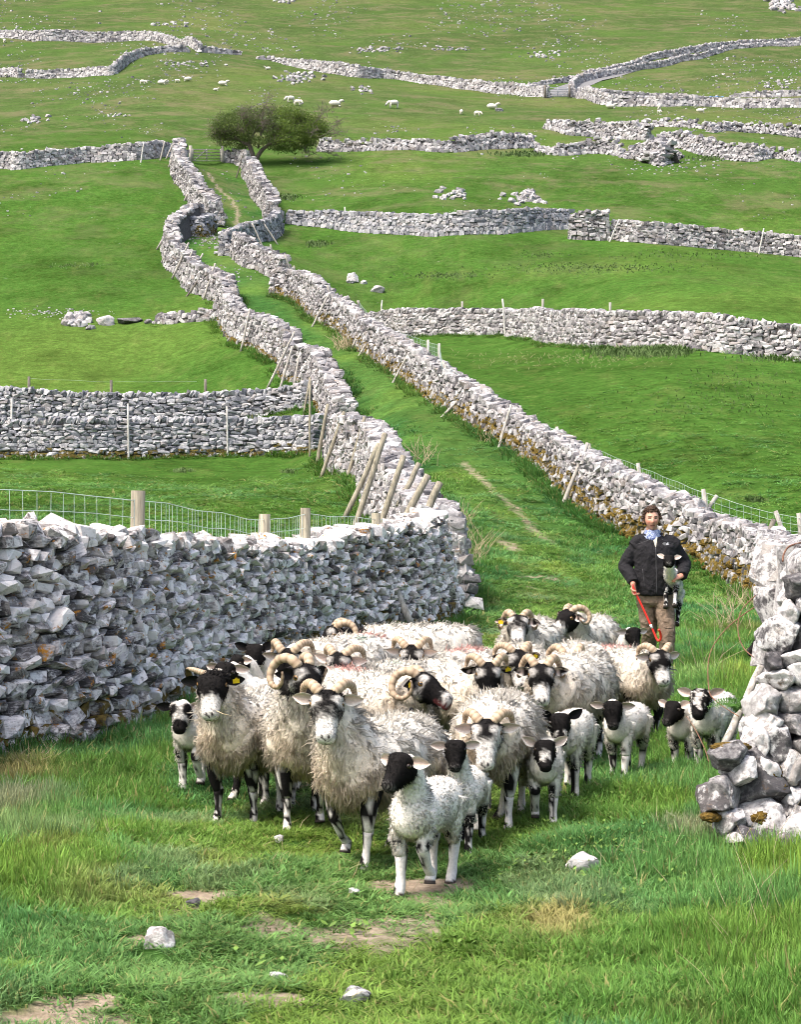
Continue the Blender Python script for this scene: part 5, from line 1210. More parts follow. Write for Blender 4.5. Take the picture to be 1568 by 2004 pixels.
boulder('low boulder in the field right of the upright one', 739, 573, 30, 16, k=3)
boulder('little rock between the two field boulders', 711, 556, 14, 9, k=6)
boulder('flat rock at the foot of the upright field boulder', 686, 554, 18, 7, k=4)
boulder('round stone beside the path below the gate', 383, 334, 9, 6, k=2)
def outcrop(label, px, row, w, h, n, sz=(4, 9)):
    g0 = ground_pix(px, row); root = empty('rock_outcrop', g0); tag(root, label, 'outcrop'); r = random.Random(px * 3 + row); P = []
    mb = MB()
    for i in range(n):
        a, b = r.gauss(0, .32), r.gauss(0, .3); g = ground_pix(px + a * w, row + b * h); q = g[1] / F; s_ = r.uniform(*sz) * q
        V, T = ROCK_HI[r.randrange(28)]; Rm = rotm((1, 0), r.uniform(-1, 1), r.gauss(0, .3), r.gauss(0, .3)); p = g + np.array([0, 0, s_ * .15]) - g0
        if i < 40 and s_ / q > 6.5:
            o = bpy.data.objects.new('stone', rock_mesh(ROCK_HI, r.randrange(28), 'stone_far')); COL.objects.link(o); o.parent = root
            o.matrix_basis = Matrix.Translation(Vector(p)) @ Matrix(Rm).to_4x4() @ Matrix.Diagonal((s_ * .62, s_ * .5, s_ * .42, 1))
        else: mb.add((V * np.array([s_ * .6, s_ * .5, s_ * .4])) @ Rm.T + p, T)
    if mb.V: o = mb.build('rubble', M['stone_far'], root, False); o['kind'] = 'stuff'
outcrop('rocky outcrop in the slope below the tumbled wall, right one', 1030, 388, 62, 22, 46, (5, 14))
outcrop('rocky outcrop in the slope below the tumbled wall, left one', 885, 382, 50, 16, 30, (5, 12))
outcrop('limestone scar on the hillside above the tree', 585, 152, 60, 20, 50, (4, 9))
outcrop('small scar right of the limestone scar above the tree', 712, 175, 34, 14, 22, (4, 8))
outcrop('thin rock band high on the hill in the middle', 735, 98, 90, 10, 50, (3, 7))
outcrop('thin rock band high on the hill right of centre', 880, 96, 80, 8, 30, (3, 6))
outcrop('stony bank above the sheep on the left hillside', 370, 126, 90, 12, 40, (3, 6))
outcrop('grey outcrop at the left edge of the hillside', 68, 236, 34, 14, 26, (4, 9))
outcrop('dark outcrop high on the left slope', 225, 225, 50, 10, 14, (3, 6))
outcrop('cliff of pale rock in the top right corner', 1535, 12, 50, 22, 60, (5, 12))
outcrop('pale rocks on the hill above the road', 1060, 108, 60, 14, 26, (3, 7))
outcrop('rocks near the top edge in the middle', 556, 3, 40, 8, 20, (4, 8))
outcrop('rocks scattered high on the left slope', 330, 46, 70, 14, 14, (4, 9))
outcrop('stony slope at the right edge of the far field', 1530, 165, 70, 22, 36, (3, 6))
outcrop('big broken pile of boulders in the left field', 160, 630, 52, 20, 34, (8, 19))
# small stones strewn over the slopes
mb = MB(); r_ = random.Random(12); cnt = 0
while cnt < 3800:
    px, row = r_.uniform(-60, 1630), r_.uniform(-2, 430); 
    if fbm(px / 130., row / 45., 8, 3) < .50 + r_.random() * .14 or (row > 260 and r_.random() < .8): continue
    g = ground_pix(px, row); s_ = min(5, r_.lognormvariate(.55, .5)) * g[1] / F; V, T = ROCK_LO[r_.randrange(24)]; cnt += 1
    mb.add(V * s_ * np.array([.6, .6, .42]) @ rotm((1, 0), r_.random() * 6).T + g + [0, 0, s_ * .12], T)
for a in [(70, 45, 28, 440, 120), (560, 380, 30, 960, 60), (375, 545, 60, 540, 40), (380, 640, 40, 640, 40)]:
    pass
for _ in range(420):
    k_ = r_.random(); px, row = (r_.gauss(415, 22), r_.gauss(470, 9)) if k_ < .25 else (r_.gauss(90, 60), r_.gauss(612, 6)) if k_ < .5 else (r_.gauss(440, 30), r_.gauss(535, 12)) if k_ < .65 else (r_.gauss(430, 20), r_.gauss(390, 40)) if k_ < .75 else (r_.gauss(1310, 50), r_.gauss(327, 8))
    g = ground_pix(px, row); s_ = r_.uniform(1.2, 4.2) * g[1] / F; V, T = ROCK_LO[r_.randrange(24)]
    mb.add(V * s_ * np.array([.6, .6, .42]) + g + [0, 0, s_ * .1], T)
o = mb.build('scattered_stones', M['stone_far'], None, False); tag(o, kind='stuff')

# dark patches of rushes and nettles
M['rush'] = mat_plain('rushes', (.07, .12, .03), .7, 3, .4, 0)
mb = MB()
def rushes(px, row, w, h, n, ht):
    for _ in range(n):
        g = ground_pix(px + rng.normal() * w * .4, row + rng.normal() * h * .4); q = g[1] / F; a = rng.random() * 6.28; l = ht * q * (.6 + .8 * rng.random()); ww = 1.0 * q
        d_ = np.array([math.cos(a), math.sin(a), 0]); tpt = g + d_ * l * .5 + [0, 0, l]; mid_ = g + d_ * l * .15 + [0, 0, l * .6]; sd = np.array([1, 0, 0]) * ww
        mb.add([g - sd, g + sd, mid_ - sd, mid_ + sd, tpt], [[2, 3, 4]], [[0, 1, 3, 2]])
for a in [(1160, 525, 240, 12, 420, 3), (1330, 500, 190, 12, 160, 3), (1060, 500, 60, 8, 60, 3), (1230, 692, 90, 10, 700, 9), (1310, 690, 60, 10, 500, 10), (1290, 668, 40, 8, 260, 10), (1400, 790, 220, 44, 200, 4), (1440, 745, 160, 30, 130, 4), (1030, 303, 70, 5, 260, 6), (1390, 312, 40, 5, 120, 6), (560, 388, 30, 6, 160, 6), (1480, 980, 30, 5, 120, 7), (355, 923, 25, 4, 90, 6), (565, 925, 16, 4, 70, 6), (105, 962, 40, 4, 120, 5), (880, 540, 120, 8, 200, 3), (930, 640, 40, 5, 100, 5), (620, 480, 30, 6, 120, 7), (150, 520, 80, 6, 80, 3), (1530, 652 + 50, 80, 8, 260, 8)]:
    rushes(*a)
o = mb.build('rushes', M['rush'], None, False); tag(o, kind='stuff')
# dead stalks
M['straw'] = mat_plain('dry_straw', (.42, .35, .22), .8, 20, .3, 0)
mb = MB()
def stalks(px, row, w, h, n, ht, lean=.5, th=.7):
    for _ in range(n):
        g = ground_pix(px + rng.normal() * w * .4, row + rng.normal() * h * .4); q = g[1] / F; l = ht * q * (.5 + rng.random()); d_ = np.array([rng.normal() * lean, rng.normal() * lean * .6, 1.]); d_ /= np.linalg.norm(d_)
        b = g + d_ * l * .55; e = b + nrm(d_ + np.array([rng.normal() * .25, 0, -.15])) * l * .5; mb.tube([g, b, e], np.array([1, .8, .35]) * th * q, 3, False)
for a in [(1420, 1240, 60, 20, 26, 70), (1460, 1190, 60, 12, 40, 40), (1380, 1330, 30, 20, 10, 90), (1300, 1720, 260, 140, 40, 60, .9), (1480, 1850, 120, 160, 22, 110, .5), (930, 1090, 40, 20, 50, 45, .6), (905, 1040, 30, 20, 30, 45), (825, 905, 25, 20, 24, 40), (680, 680, 26, 8, 70, 22), (740, 700, 30, 8, 30, 12), (660, 1690, 300, 120, 30, 30, 1.2), (970, 860, 30, 8, 30, 18), (1010, 705, 220, 22, 70, 6, 1.0, .3), (1150, 702, 190, 24, 200, 5, 1.5, .3), (200, 1640, 180, 60, 16, 60, .9), (260, 1450, 90, 10, 60, 24, .8), (60, 1500, 60, 16, 50, 40, .7)]:
    stalks(*a)
for b, t in [((1568, 2010), (1380, 1860)), ((1430, 1870), (1410, 1720)), ((1400, 1860), (1330, 1795)), ((1360, 1850), (1100, 1800))]:
    pass
o = mb.build('dry_stalks', M['straw'], None, True); tag(o, kind='stuff')
P = np.array([at(423, 1391, 11.50), at(436, 1397, 11.46), at(453, 1401, 11.44)]); mb = MB(); mb.tube(P - P[0], [.003, .0025, .0015], 4); o = mb.build('grass_stalk', M['straw'], None); o.location = P[0]; tag(o, 'dry grass stalk hanging from the mouth of the shaggy forelock ewe', 'stalk')
# small yellow green herbs in the verge
M['herb'] = mat_plain('verge_herbs', (.11, .19, .03), .6, 8, .4, 0)
mb = MB()
for _ in range(700):
    px, row = (rng.normal(1240, 120), rng.normal(1650, 60)) if rng.random() < .6 else (rng.normal(150, 80), rng.normal(1545, 25)) if rng.random() < .6 else (rng.normal(870, 30), rng.normal(1250, 12))
    g = ground_pix(px, row); l = .010 + .016 * rng.random(); z = .03 + .05 * rng.random()
    for k in range(3):
        a = rng.random() * 6.28; d_ = np.array([math.cos(a), math.sin(a), .7]); s2 = np.array([-math.sin(a), math.cos(a), 0]) * l * .3; c = g + [0, 0, z]
        mb.add([c, c + d_ * l * .5 + s2, c + d_ * l, c + d_ * l * .5 - s2], None, [[0, 1, 2, 3]])
for cx_, cy_, n_ in [(690, 1828, 14), (890, 1850, 14), (540, 1610, 10), (275, 1610, 8), (1010, 1690, 10), (480, 1890, 8), (250, 1720, 8)]:
    for _ in range(n_):
        g = ground_pix(cx_ + rng.normal() * 26, cy_ + rng.normal() * 8); l = .03 + .025 * rng.random(); a = rng.random() * 6.28; d_ = np.array([math.cos(a), math.sin(a), .5]); s2 = np.array([-math.sin(a), math.cos(a), 0]) * l * .35; c = g + [0, 0, .025]
        mb.add([c, c + d_ * l * .5 + s2, c + d_ * l, c + d_ * l * .5 - s2], None, [[0, 1, 2, 3]])
o = mb.build('verge_herbs', M['herb'], None, False); tag(o, kind='stuff')

# wires and fern by the near right wall end
def wire(label, pts, d0, d1, rad, mat):
    P = catmull(np.array([at(p[0], p[1], d0 + (d1 - d0) * k / (len(pts) - 1)) for k, p in enumerate(pts)]), 8); O = P[-1].copy(); mb = MB(); mb.tube(P - O, rad, 6); o = mb.build('bent_wire', M[mat], None); o.location = O; tag(o, label, 'wire')
wire('long rusty wire looping out from the near right wall end', [(1516, 1160), (1490, 1180), (1450, 1207), (1418, 1235), (1395, 1268), (1387, 1300), (1388, 1345), (1395, 1365), (1420, 1385), (1447, 1402)], 12.6, 11.5, .0034, 'rust')
wire('short rusty wire curl sticking out of the near right wall end', [(1480, 1165), (1455, 1190), (1446, 1215), (1447, 1245), (1458, 1270), (1476, 1286)], 12.4, 11.6, .0034, 'rust')
wire('grey wire end trailing in front of the mottled lamb', [(1345, 1402), (1362, 1428), (1380, 1465), (1388, 1490)], 12.9, 11.2, .003, 'rust')
wire('rusty wire arching over the top of the near right wall end', [(1568, 1062), (1545, 1070), (1535, 1085), (1533, 1098)], 11.9, 11.5, .006, 'rust')
M['fern'] = mat_plain('fern_green', (.07, .17, .03), .6, 20, .3, 0)
root = empty('fern', at(1455, 1392, 11.35)); tag(root, 'small green fern growing between the stones of the wall end', 'fern')
for k in range(7):
    mb = MB(); a = -2.6 + k * .42; P = catmull(np.array([[0, 0, 0], [math.cos(a) * .06 - .02, -.04, .05], [math.cos(a) * .11 - .05, -.06, .06 + .02 * math.sin(k * 3)], [math.cos(a) * .15 - .08, -.07, .03]]), 5); mb.tube(P, .0015, 4, False)
    for i in range(2, len(P)):
        l = .035 * (1 - i / len(P)) + .008; t = nrm(P[i] - P[i - 1]); sd = nrm(np.cross(t, [0, -1, .3]))
        for s_ in (-1, 1): mb.add([P[i], P[i] + sd * s_ * l * .6 + t * l * .35, P[i] + sd * s_ * l, P[i] + sd * s_ * l * .5 - t * l * .15], None, [[0, 1, 2, 3]])
    mb.build('frond', M['fern'], root, False)

# ------------------------------------------------------------------ gates, road, blue sheet
def gate(label, p0, p1, h, bars, mat, post, diag=True):
    a, b = np.array(p0), np.array(p1); root = empty('field_gate', a); tag(root, label, 'gate'); v = b - a
    for k in range(bars):
        z = h * (.12 + .88 * k / (bars - 1)); mb = MB(); mb.tube([[0, 0, z], v + [0, 0, z]], .036, 6); mb.build('rail', M[mat], root)
    for f in (0.02, .5, .98):
        mb = MB(); mb.tube([v * f + [0, -.05, .08], v * f + [0, -.05, h + .05]], .05, 6); mb.build('stile', M[mat], root)
    for f in (-.06, 1.06):
        if post: mb = MB(); mb.tube([v * f - [0, 0, .2], v * f + [0, 0, h + .3]], .13, 8); mb.build('gate_post', M[post], root)
    if diag: mb = MB(); mb.tube([v * .04 + [0, -.06, .1], v * .5 + [0, -.06, h]], .045, 6); mb.build('brace', M[mat], root)
ga, gb = ground_pix(376, 318), ground_pix(432, 318); gate('weathered wooden field gate at the top of the lane beside the tree', ga, gb, 1.05, 5, 'wood_grey', 'wood_grey')
M['galv'] = mat_plain('galvanised_bars', (.45, .46, .47), .4, 20, .1, 0, .001, .5)
ga, gb = ground_pix(1070, 191), ground_pix(1113, 191); gate('grey metal field gate where the road meets the hillside wall', ga, gb, 1.15, 6, 'galv', 'wood_dark', False)
M['asphalt'] = mat_plain('road_asphalt', (.16, .16, .165), .9, 2, .15, .1)
rd = [ground_pix(*p) for p in [(1090, 188), (1108, 178), (1122, 172), (1150, 160), (1185, 149), (1230, 137)]]
V = []
for k, p in enumerate(rd):
    for s_ in (-1, 1): x, y = p[0] + s_ * 1.9, p[1]; V.append([x, y, float(zfun(x, y)) + .06])
V = np.array(V); ro = link('road', mesh('road', V, [np.array([[2 * k, 2 * k + 1, 2 * k + 3, 2 * k + 2] for k in range(len(rd) - 1)])], [M['asphalt']])); tag(ro, kind='structure')
M['blue'] = mat_plain('blue_sheet', (.10, .22, .42), .5, 10, .2, .2)
g = ground_d(1402, 219.5); q = g[1] / F; mb = MB()
gx = np.linspace(-14, 14, 15) * q; V = np.array([[x, y * .5, (.14 if y == 0 else 0) + .04 * math.sin(x * 9)] for x in gx for y in (-1, 0, 1)]); V[:, 2] += CZ - (191 - V0) * q - g[2]
mb.add(V, None, [[i * 3 + j, i * 3 + j + 1, i * 3 + j + 4, i * 3 + j + 3] for i in range(14) for j in range(2)])
bs = mb.build('blue_sheet', M['blue'], None); bs.location = g; tag(bs, 'small blue sheet lying along the top of the far grey wall', 'sheet')

# ------------------------------------------------------------------ far sheep
def far_sheep_meshes(lying):
    mb = MB(); z = .30 if lying else .52
    mb.rings(loft(np.array([[0, y, z + .02 * math.sin(y * 4)] for y in np.linspace(.5, -.45, 9)]), np.array([.05, .18, .25, .27, .27, .26, .23, .17, .06]), np.array([.05, .17, .22, .23, .23, .23, .2, .16, .06]), (1, 0, 0), 10))
    hp = np.array([[0, -.38, z + .12], [0, -.52, z + .22], [0, -.60, z + .24], [0, -.72, z + .10]]) if lying else np.array([[0, -.36, z + .05], [0, -.55, z - .05], [0, -.68, z - .22], [0, -.74, z - .36]])
    mb.rings(loft(hp, np.array([.14, .09, .075, .04]), np.array([.15, .1, .08, .04]), (1, 0, 0), 8))
    lg = MB()
    if not lying:
        for x in (-.12, .12):
            for y in (-.3, .38): lg.tube([[x, y, z - .1], [x, y, 0]], [.05, .03], 6)
    else: lg.tube([[-.15, -.3, .06], [-.17, -.45, .05]], .045, 6); lg.tube([[.15, -.3, .06], [.17, -.42, .05]], .045, 6)
    hd = MB(); hd.rings(loft(hp[2:] * np.array([1, 1.02, 1]) + [[0, 0, .01], [0, 0, 0]], np.array([.085, .045]), np.array([.09, .045]), (1, 0, 0), 8))
    return mb, lg, hd
M['farwool'] = mat_plain('far_wool', (.70, .67, .60), .95, 14, .12, .6, .02); M['farface'] = mat_plain('far_face', (.25, .24, .22), .8, 9, .4, 0)
FM = {}
for ly in (0, 1):
    a, b, c = far_sheep_meshes(ly); FM[ly] = [(n_, x.me(n_, [M[m_]])) for n_, x, m_ in (('body', a, 'farwool'), ('legs', b, 'farwool'), ('head', c, 'farface'))]
FS = [(8, 84, 20, 0, .8, 'white sheep below the topmost wall at the left edge'), (11, 152, 0, 0, .8, 'sheep standing in the gap between the two left hillside walls'), (279, 166, 70, 0, .8, 'grazing sheep leftmost in the group on the left hillside'), (316, 166, 80, 1, 1.0, 'sheep lying third in the group on the left hillside'), (323, 164, -80, 1, .9, 'sheep lying against its neighbour on the left hillside'), (346, 162, 60, 0, .6, 'small lamb between the lying sheep on the left hillside'),
      (367, 159, -80, 1, 1.0, 'sheep lying at the right end of the left hillside group'), (436, 168, 80, 1, 1.1, 'sheep lying alone right of the left hillside group'), (422, 178, 80, 1, .6, 'tiny lamb lying below the lone sheep'), (568, 201, -60, 0, 1.0, 'sheep standing left above the tree'), (583, 207, 60, 0, .9, 'second sheep above the tree'), (656, 209, 90, 1, 1.3, 'sheep lying right of the tree crown'), (770, 212, -70, 0, 1.2, 'grazing sheep in the middle of the slope right of the tree'),
      (903, 224, 10, 0, .7, 'lamb standing left of the grazing pair on the right slope'), (935, 228, 60, 0, .8, 'lamb grazing below the pale rock on the right slope'), (964, 214, 80, 1, 1.2, 'sheep lying by the pale rock on the right slope'), (1196, 213, 90, 1, 1.1, 'sheep lying below the wall left of the upright one'), (1291, 216, 0, 0, 1.0, 'sheep lying high against the right hand wall'), (1291, 223, 30, 0, .6, 'lamb standing below its mother by the right wall'), (1372, 221, 90, 1, .9, 'sheep lying rightmost below the grey wall'), (524, 137, -70, 1, .8, 'sheep lying on top of the limestone scar')]
for px, row, yw, ly, sz, lb in FS:
    g = ground_pix(px, row); root = empty('sheep', g, R(yw)); root.scale = (sz * .95,) * 3; tag(root, lb, 'sheep', 'sheep grazing on the hillside')
    for n_, me in FM[ly]: link(n_, me, root)
boulder('pale rock beside the lying sheep on the right slope', 978, 218, 18, 8, k=4, mat='stone_far')

# ------------------------------------------------------------------ tree
M['bark'] = mat_plain('hawthorn_bark', (.15, .125, .105), .95, 6, .45, .8, .03)
t = NT('hawthorn_leaves'); c = t.attr('col'); rr = t.n('NewGeometry').outputs['Random Per Island']
sc = t.n('VectorMath'); sc.operation = 'SCALE'; t.set(sc.inputs[0], c); t.set(sc.inputs['Scale'], t.map(rr, 0, 1, .6, 1.4))
p = t.n('BsdfPrincipled'); t.set(p.inputs['Base Color'], sc.outputs[0]); p.inputs['Roughness'].default_value = .6; tr_ = t.n('BsdfTranslucent'); t.set(tr_.inputs[0], sc.outputs[0]); mx = t.n('MixShader'); mx.inputs[0].default_value = .5
t.t.links.new(p.outputs[0], mx.inputs[1]); t.t.links.new(tr_.outputs[0], mx.inputs[2]); t.t.links.new(mx.outputs[0], t.out.inputs[0]); M['leaf'] = t.m
g = ground_pix(497, 322); dT = g[1]; q = dT / F
root = empty('hawthorn_tree', g); tag(root, 'wind bent hawthorn with a wide flat crown and forked trunk at the lane top', 'tree')
TP = lambda px, row, dy=0.: np.array([(px - 497) * q, dy, (322 - row) * q])
tk = MB(); lb = MB(); r_ = random.Random(3); tips = []
tk.tube(catmull([TP(494, 326), TP(495, 310), TP(492, 296), TP(487, 282)], 4), np.linspace(.26, .17, 13), 9); tk.tube(catmull([TP(497, 325, .1), TP(503, 308, .1), TP(512, 294, .1), TP(524, 284, .1)], 4), np.linspace(.22, .13, 13), 8)
tk.build('trunk', M['bark'], root)
def branch(p, d, l, r, dep):
    P = [p]; v = d
    for k in range(4):
        v = nrm(v + np.array([r_.gauss(0, .22), r_.gauss(0, .22), r_.gauss(.02, .12)])); P.append(P[-1] + v * l / 4)
    lb.tube(P, np.linspace(r, r * .55, 5), 6 if r > .04 else 4, False)
    if dep == 0: tips.append(P[-1]); tips.append(P[2]); return
    for k in range(3 if dep > 1 else 4):
        b = P[r_.randint(2, 4)]; branch(b, nrm(v + np.array([r_.gauss(0, .65), r_.gauss(0, .65), r_.gauss(.0, .4)])), l * r_.uniform(.55, .8), r * .5, dep - 1)
for p0, px, row, dy in [((487, 282), 440, 262, .3), ((487, 282), 455, 245, -.8), ((487, 282), 480, 235, .8), ((487, 282), 500, 228, -.3), ((487, 284), 430, 272, -.5), ((524, 284), 560, 262, .4), ((524, 284), 600, 262, -.6), ((524, 284), 540, 240, .9), ((524, 284), 585, 240, -.2), ((505, 290), 515, 240, -1), ((524, 284), 615, 262, .8)]:
    a, b = TP(*p0), TP(px, row, dy); branch(a, nrm(b - a), np.linalg.norm(b - a) * .8, .10, 3)
lb.build('limbs', M['bark'], root)
tw = MB(); LV = []; LC = []
shape = lambda px, row: ((px - 528) / 114.) ** 2 + ((row - 262) / 48.) ** 2
for p in tips:
    for k in range(5):
        e = p + np.array([r_.gauss(0, .3), r_.gauss(0, .3), r_.gauss(.02, .22)]); tw.tube([p, (p + e) / 2 + [0, 0, .03], e], [.014, .010, .006], 3, False)
tw.build('twigs', M['bark'], root)
cen = []
for _ in range(440):
    a = r_.random() * 6.283; rr_ = math.sqrt(r_.random()); px = 524 + 112 * rr_ * math.cos(a); row = 255 + 44 * rr_ * math.sin(a)
    if row > 293 or (row > 284 and abs(px - 508) < 34): continue
    cen.append((px, row, r_.gauss(0, 1.5) * (1 - .5 * rr_)))
for px, row, dy in cen:
    bare = math.exp(-((px - 518) / 30.) ** 2 - ((row - 238) / 26.) ** 2); n = int(86 * (1 - .82 * bare)); c0 = TP(px, row, dy)
    gcol = np.array([.115, .175, .028]) if px > 540 else np.array([.095, .140, .030])
    for k in range(n):
        p = c0 + np.array([r_.gauss(0, .30), r_.gauss(0, .30), r_.gauss(0, .16)]); s_ = r_.uniform(.035, .085); M3 = np.array(Euler((r_.random() * 6, r_.random() * 6, r_.random() * 6)).to_matrix())
        LV.append(np.array([[-1, 0, 0], [0, -.6, 0], [1, 0, 0], [0, .6, 0]]) * s_ @ M3.T + p); LC.append(np.tile(gcol * r_.uniform(.75, 1.35), (4, 1)))
LV = np.concatenate(LV); nq = len(LV) // 4
o = link('foliage', mesh('foliage', LV, [np.arange(nq * 4).reshape(-1, 4)], [M['leaf']], False, {'col': np.concatenate(LC)}), root); o['kind'] = 'stuff'
# ------------------------------------------------------------------ the shepherd
def fuse(name, mb, voxel, mat, parent, smooth=2, colf=None, folds=0.):
    me = mb.me(name + '_rough', []); o = bpy.data.objects.new(name + '_rough', me); COL.objects.link(o)
    m = o.modifiers.new('r', 'REMESH'); m.mode = 'VOXEL'; m.voxel_size = voxel; m.use_smooth_shade = True
    if smooth: q = o.modifiers.new('s', 'SMOOTH'); q.iterations = smooth; q.factor = .5
    dg = bpy.context.evaluated_depsgraph_get(); dg.update()
    nm = bpy.data.meshes.new_from_object(o.evaluated_get(dg)); nm.name = name
    bpy.data.objects.remove(o); bpy.data.meshes.remove(me)
    nm.materials.clear(); nm.materials.append(mat)
    nm.polygons.foreach_set('use_smooth', np.ones(len(nm.polygons), bool))
    if folds:
        V = np.zeros(len(nm.vertices) * 3, np.float32); nm.vertices.foreach_get('co', V); V = V.reshape(-1, 3).astype(float); N = np.zeros(len(V) * 3, np.float32); nm.vertices.foreach_get('normal', N); N = N.reshape(-1, 3)
        a_ = np.arctan2(V[:, 1], V[:, 0]); f1 = fbm(V[:, 0] * 9 + V[:, 1] * 4, V[:, 2] * 16 + V[:, 0] * 8, 3, 2); f2 = fbm(V[:, 0] * 14 - V[:, 2] * 9, V[:, 2] * 12 + V[:, 1] * 11, 7, 2)
        D = (1 - np.abs(2 * f1 - 1)) ** 2 + .7 * (1 - np.abs(2 * f2 - 1)) ** 2
        V = V + N * ((D - .9) * folds)[:, None]; nm.vertices.foreach_set('co', V.astype(np.float32).ravel()); nm.update()
    if colf is not None:
        V = np.zeros(len(nm.vertices) * 3, np.float32); nm.vertices.foreach_get('co', V); V = V.reshape(-1, 3); c = colf(V.astype(float))
        at_ = nm.attributes.new('col', 'FLOAT_COLOR', 'POINT'); at_.data.foreach_set('color', np.concatenate([c, np.ones((len(c), 1))], 1).astype(np.float32).ravel())
    return link(name, nm, parent)
DM = 20.9
def pm(px, row, y=0.): return np.array([(px - 1283) / F * DM, y, CZ - (row - V0) * DM / F - MZ])
MX = (1283 - U0) / F * DM; MZ = float(zfun(MX, DM))
man = empty('person', (MX, DM, MZ)); tag(man, 'man in black jacket and brown trousers holding a red crook and a lamb', 'person')
M['skin'] = mat_attr('skin', rough=.5, scale=90, var=.08, bump=.1, bd=.002, spec=.35)
t = NT('black_fleece_cloth'); mp = t.n('Mapping'); mp.inputs['Scale'].default_value = (1, 1, .6); t.set(mp.inputs[0], t.obj()); n = t.noise(7, 4, .6, mp.outputs[0], dist=.8); n2 = t.noise(260, 2, .5, t.obj())
M['fleece_cloth'] = t.princ(t.mix(t.map(n2, .3, .7), (.011, .011, .013), (.026, .025, .028)), .92, t.bump(t.math('ADD', n, t.math('MULTIPLY', n2, .06)), .9, .05), .15)
t = NT('brown_trouser_cloth'); mp = t.n('Mapping'); mp.inputs['Scale'].default_value = (1.2, 1.2, .8); t.set(mp.inputs[0], t.obj()); n = t.noise(9, 4, .6, mp.outputs[0], dist=1.2); n2 = t.noise(300, 2, .5, t.obj())
M['trouser_cloth'] = t.princ(t.mix(t.map(n, .3, .7), (.145, .105, .075), (.205, .155, .115)), .9, t.bump(n, .9, .05), .15)
t = NT('blue_patterned_cloth'); n = t.noise(42, 4, .7, t.obj(), dist=1.5)
M['gaiter'] = t.princ(t.mix(t.map(n, .44, .56), (.04, .07, .24), (.42, .48, .62)), .9, None, .15)
M['hair'] = mat_plain('brown_hair', (.060, .032, .018), .55, 90, .5, .3, .002)
M['cream'] = mat_plain('cream_shirt', (.55, .50, .40), .9, 50, .1, .2)
M['zip'] = mat_plain('zip_tape', (.05, .05, .055), .5, 200, .3, .1)
M['red'] = mat_plain('red_crook', (.75, .03, .02), .35, 20, .06, .02, .001, .5)
M['boot'] = mat_plain('boot_leather', (.06, .04, .03), .7, 40, .3, .4)
M['white_print'] = mat_plain('white_print', (.72, .72, .74), .7, 30, .05, 0)
# joints
shR, elR, wrR = np.array([-.205, .02, 1.425]), np.array([-.305, .07, 1.18]), np.array([-.245, -.13, .995])
shL, elL, wrL = np.array([.205, .02, 1.425]), np.array([.315, .10, 1.20]), np.array([.245, -.17, 1.085])
hipR, knR, anR = np.array([-.09, .03, .90]), np.array([-.055, .06, .50]), np.array([-.045, .30, .10])
hipL, knL, anL = np.array([.09, .0, .90]), np.array([.105, -.17, .51]), np.array([.085, -.16, .09])
def arm(mb, a, b, c, r):
    P = catmull([a, (a + b) / 2 + [0, .01, 0], b, (b + c) / 2, c], 5); mb.tube(P, np.interp(np.linspace(0, 1, len(P)), np.linspace(0, 1, len(r)), r), 14)
def ell(mb, rows, seg=24, lean=0.):
    mb.rings([np.array([[cx + rx * math.cos(a), cy + ry * math.sin(a), z] for a in np.arange(seg) / seg * 2 * math.pi]) for z, rx, ry, cx, cy in rows])
# body: head, neck, torso, limbs and hands in one skin
HC = np.array([-.040, -.035, 1.675])
mb = MB()
nt, npn = 40, 48
hv = []
for i in range(nt):
    ph = -math.pi / 2 + math.pi * (i + .5) / nt; ring = []
    for j in range(npn):
        th = 2 * math.pi * j / npn; d_ = np.array([math.cos(ph) * math.sin(th), -math.cos(ph) * math.cos(th), math.sin(ph)])
        z = d_[2]; x, y = d_[0] * .076, d_[1] * (.098 if d_[1] < 0 else .092); zz = z * .120
        if z < 0: x *= 1 - .34 * (-z) ** 1.4; y = y * (1 - .10 * (-z)) - .006 * (-z)
        p = np.array([x, y, zz]); f = max(0., -d_[1]); g = lambda cx, cz, sx, sz: math.exp(-((abs(x) - cx) / sx) ** 2 - ((zz - cz) / sz) ** 2) * (f > .25)
        o_ = .030 * g(0, -.028, .013, .014) + .018 * g(0, -.008, .009, .022) - .012 * g(.031, .010, .015, .011) + .007 * g(.028, .030, .020, .008) + .006 * g(0, -.058, .020, .006) + .006 * g(0, -.072, .018, .006) - .005 * g(0, -.065, .022, .003) + .010 * g(0, -.100, .018, .014) + .006 * g(.044, -.025, .018, .02)
        p[1] -= o_; ring.append(HC + p)
    hv.append(np.array(ring))
mb.rings(hv)
mb.tube([[-.02, .005, 1.40], [-.03, -.002, 1.50], [-.038, -.008, 1.60]], [.068, .060, .060], 16)
for sx in (-1, 1):
    ec = HC + np.array([sx * .078, .012, -.012]); mb.rings([np.array([ec + np.array([sx * (.004 + .012 * k), .008 * k + .016 * math.cos(a) * (1 - .25 * k), .030 * math.sin(a) * (1 - .2 * k)]) for a in np.arange(10) / 10 * 6.283]) for k in (-.8, .2, 1.0)])
ell(mb, [(.80, .12, .09, 0, .02), (.95, .16, .11, 0, .02), (1.15, .145, .10, 0, 0), (1.32, .175, .115, 0, 0), (1.42, .17, .10, 0, .01), (1.48, .08, .07, -.01, .01)])
for a, b, c in ((shR, elR, wrR), (shL, elL, wrL)): arm(mb, a * np.array([.7, 1, 1]), b, c, [.050, .048, .042, .038, .028])
for a, b, c in ((hipR, knR, anR), (hipL, knL, anL)): arm(mb, a, b, c, [.085, .075, .055, .05, .038])
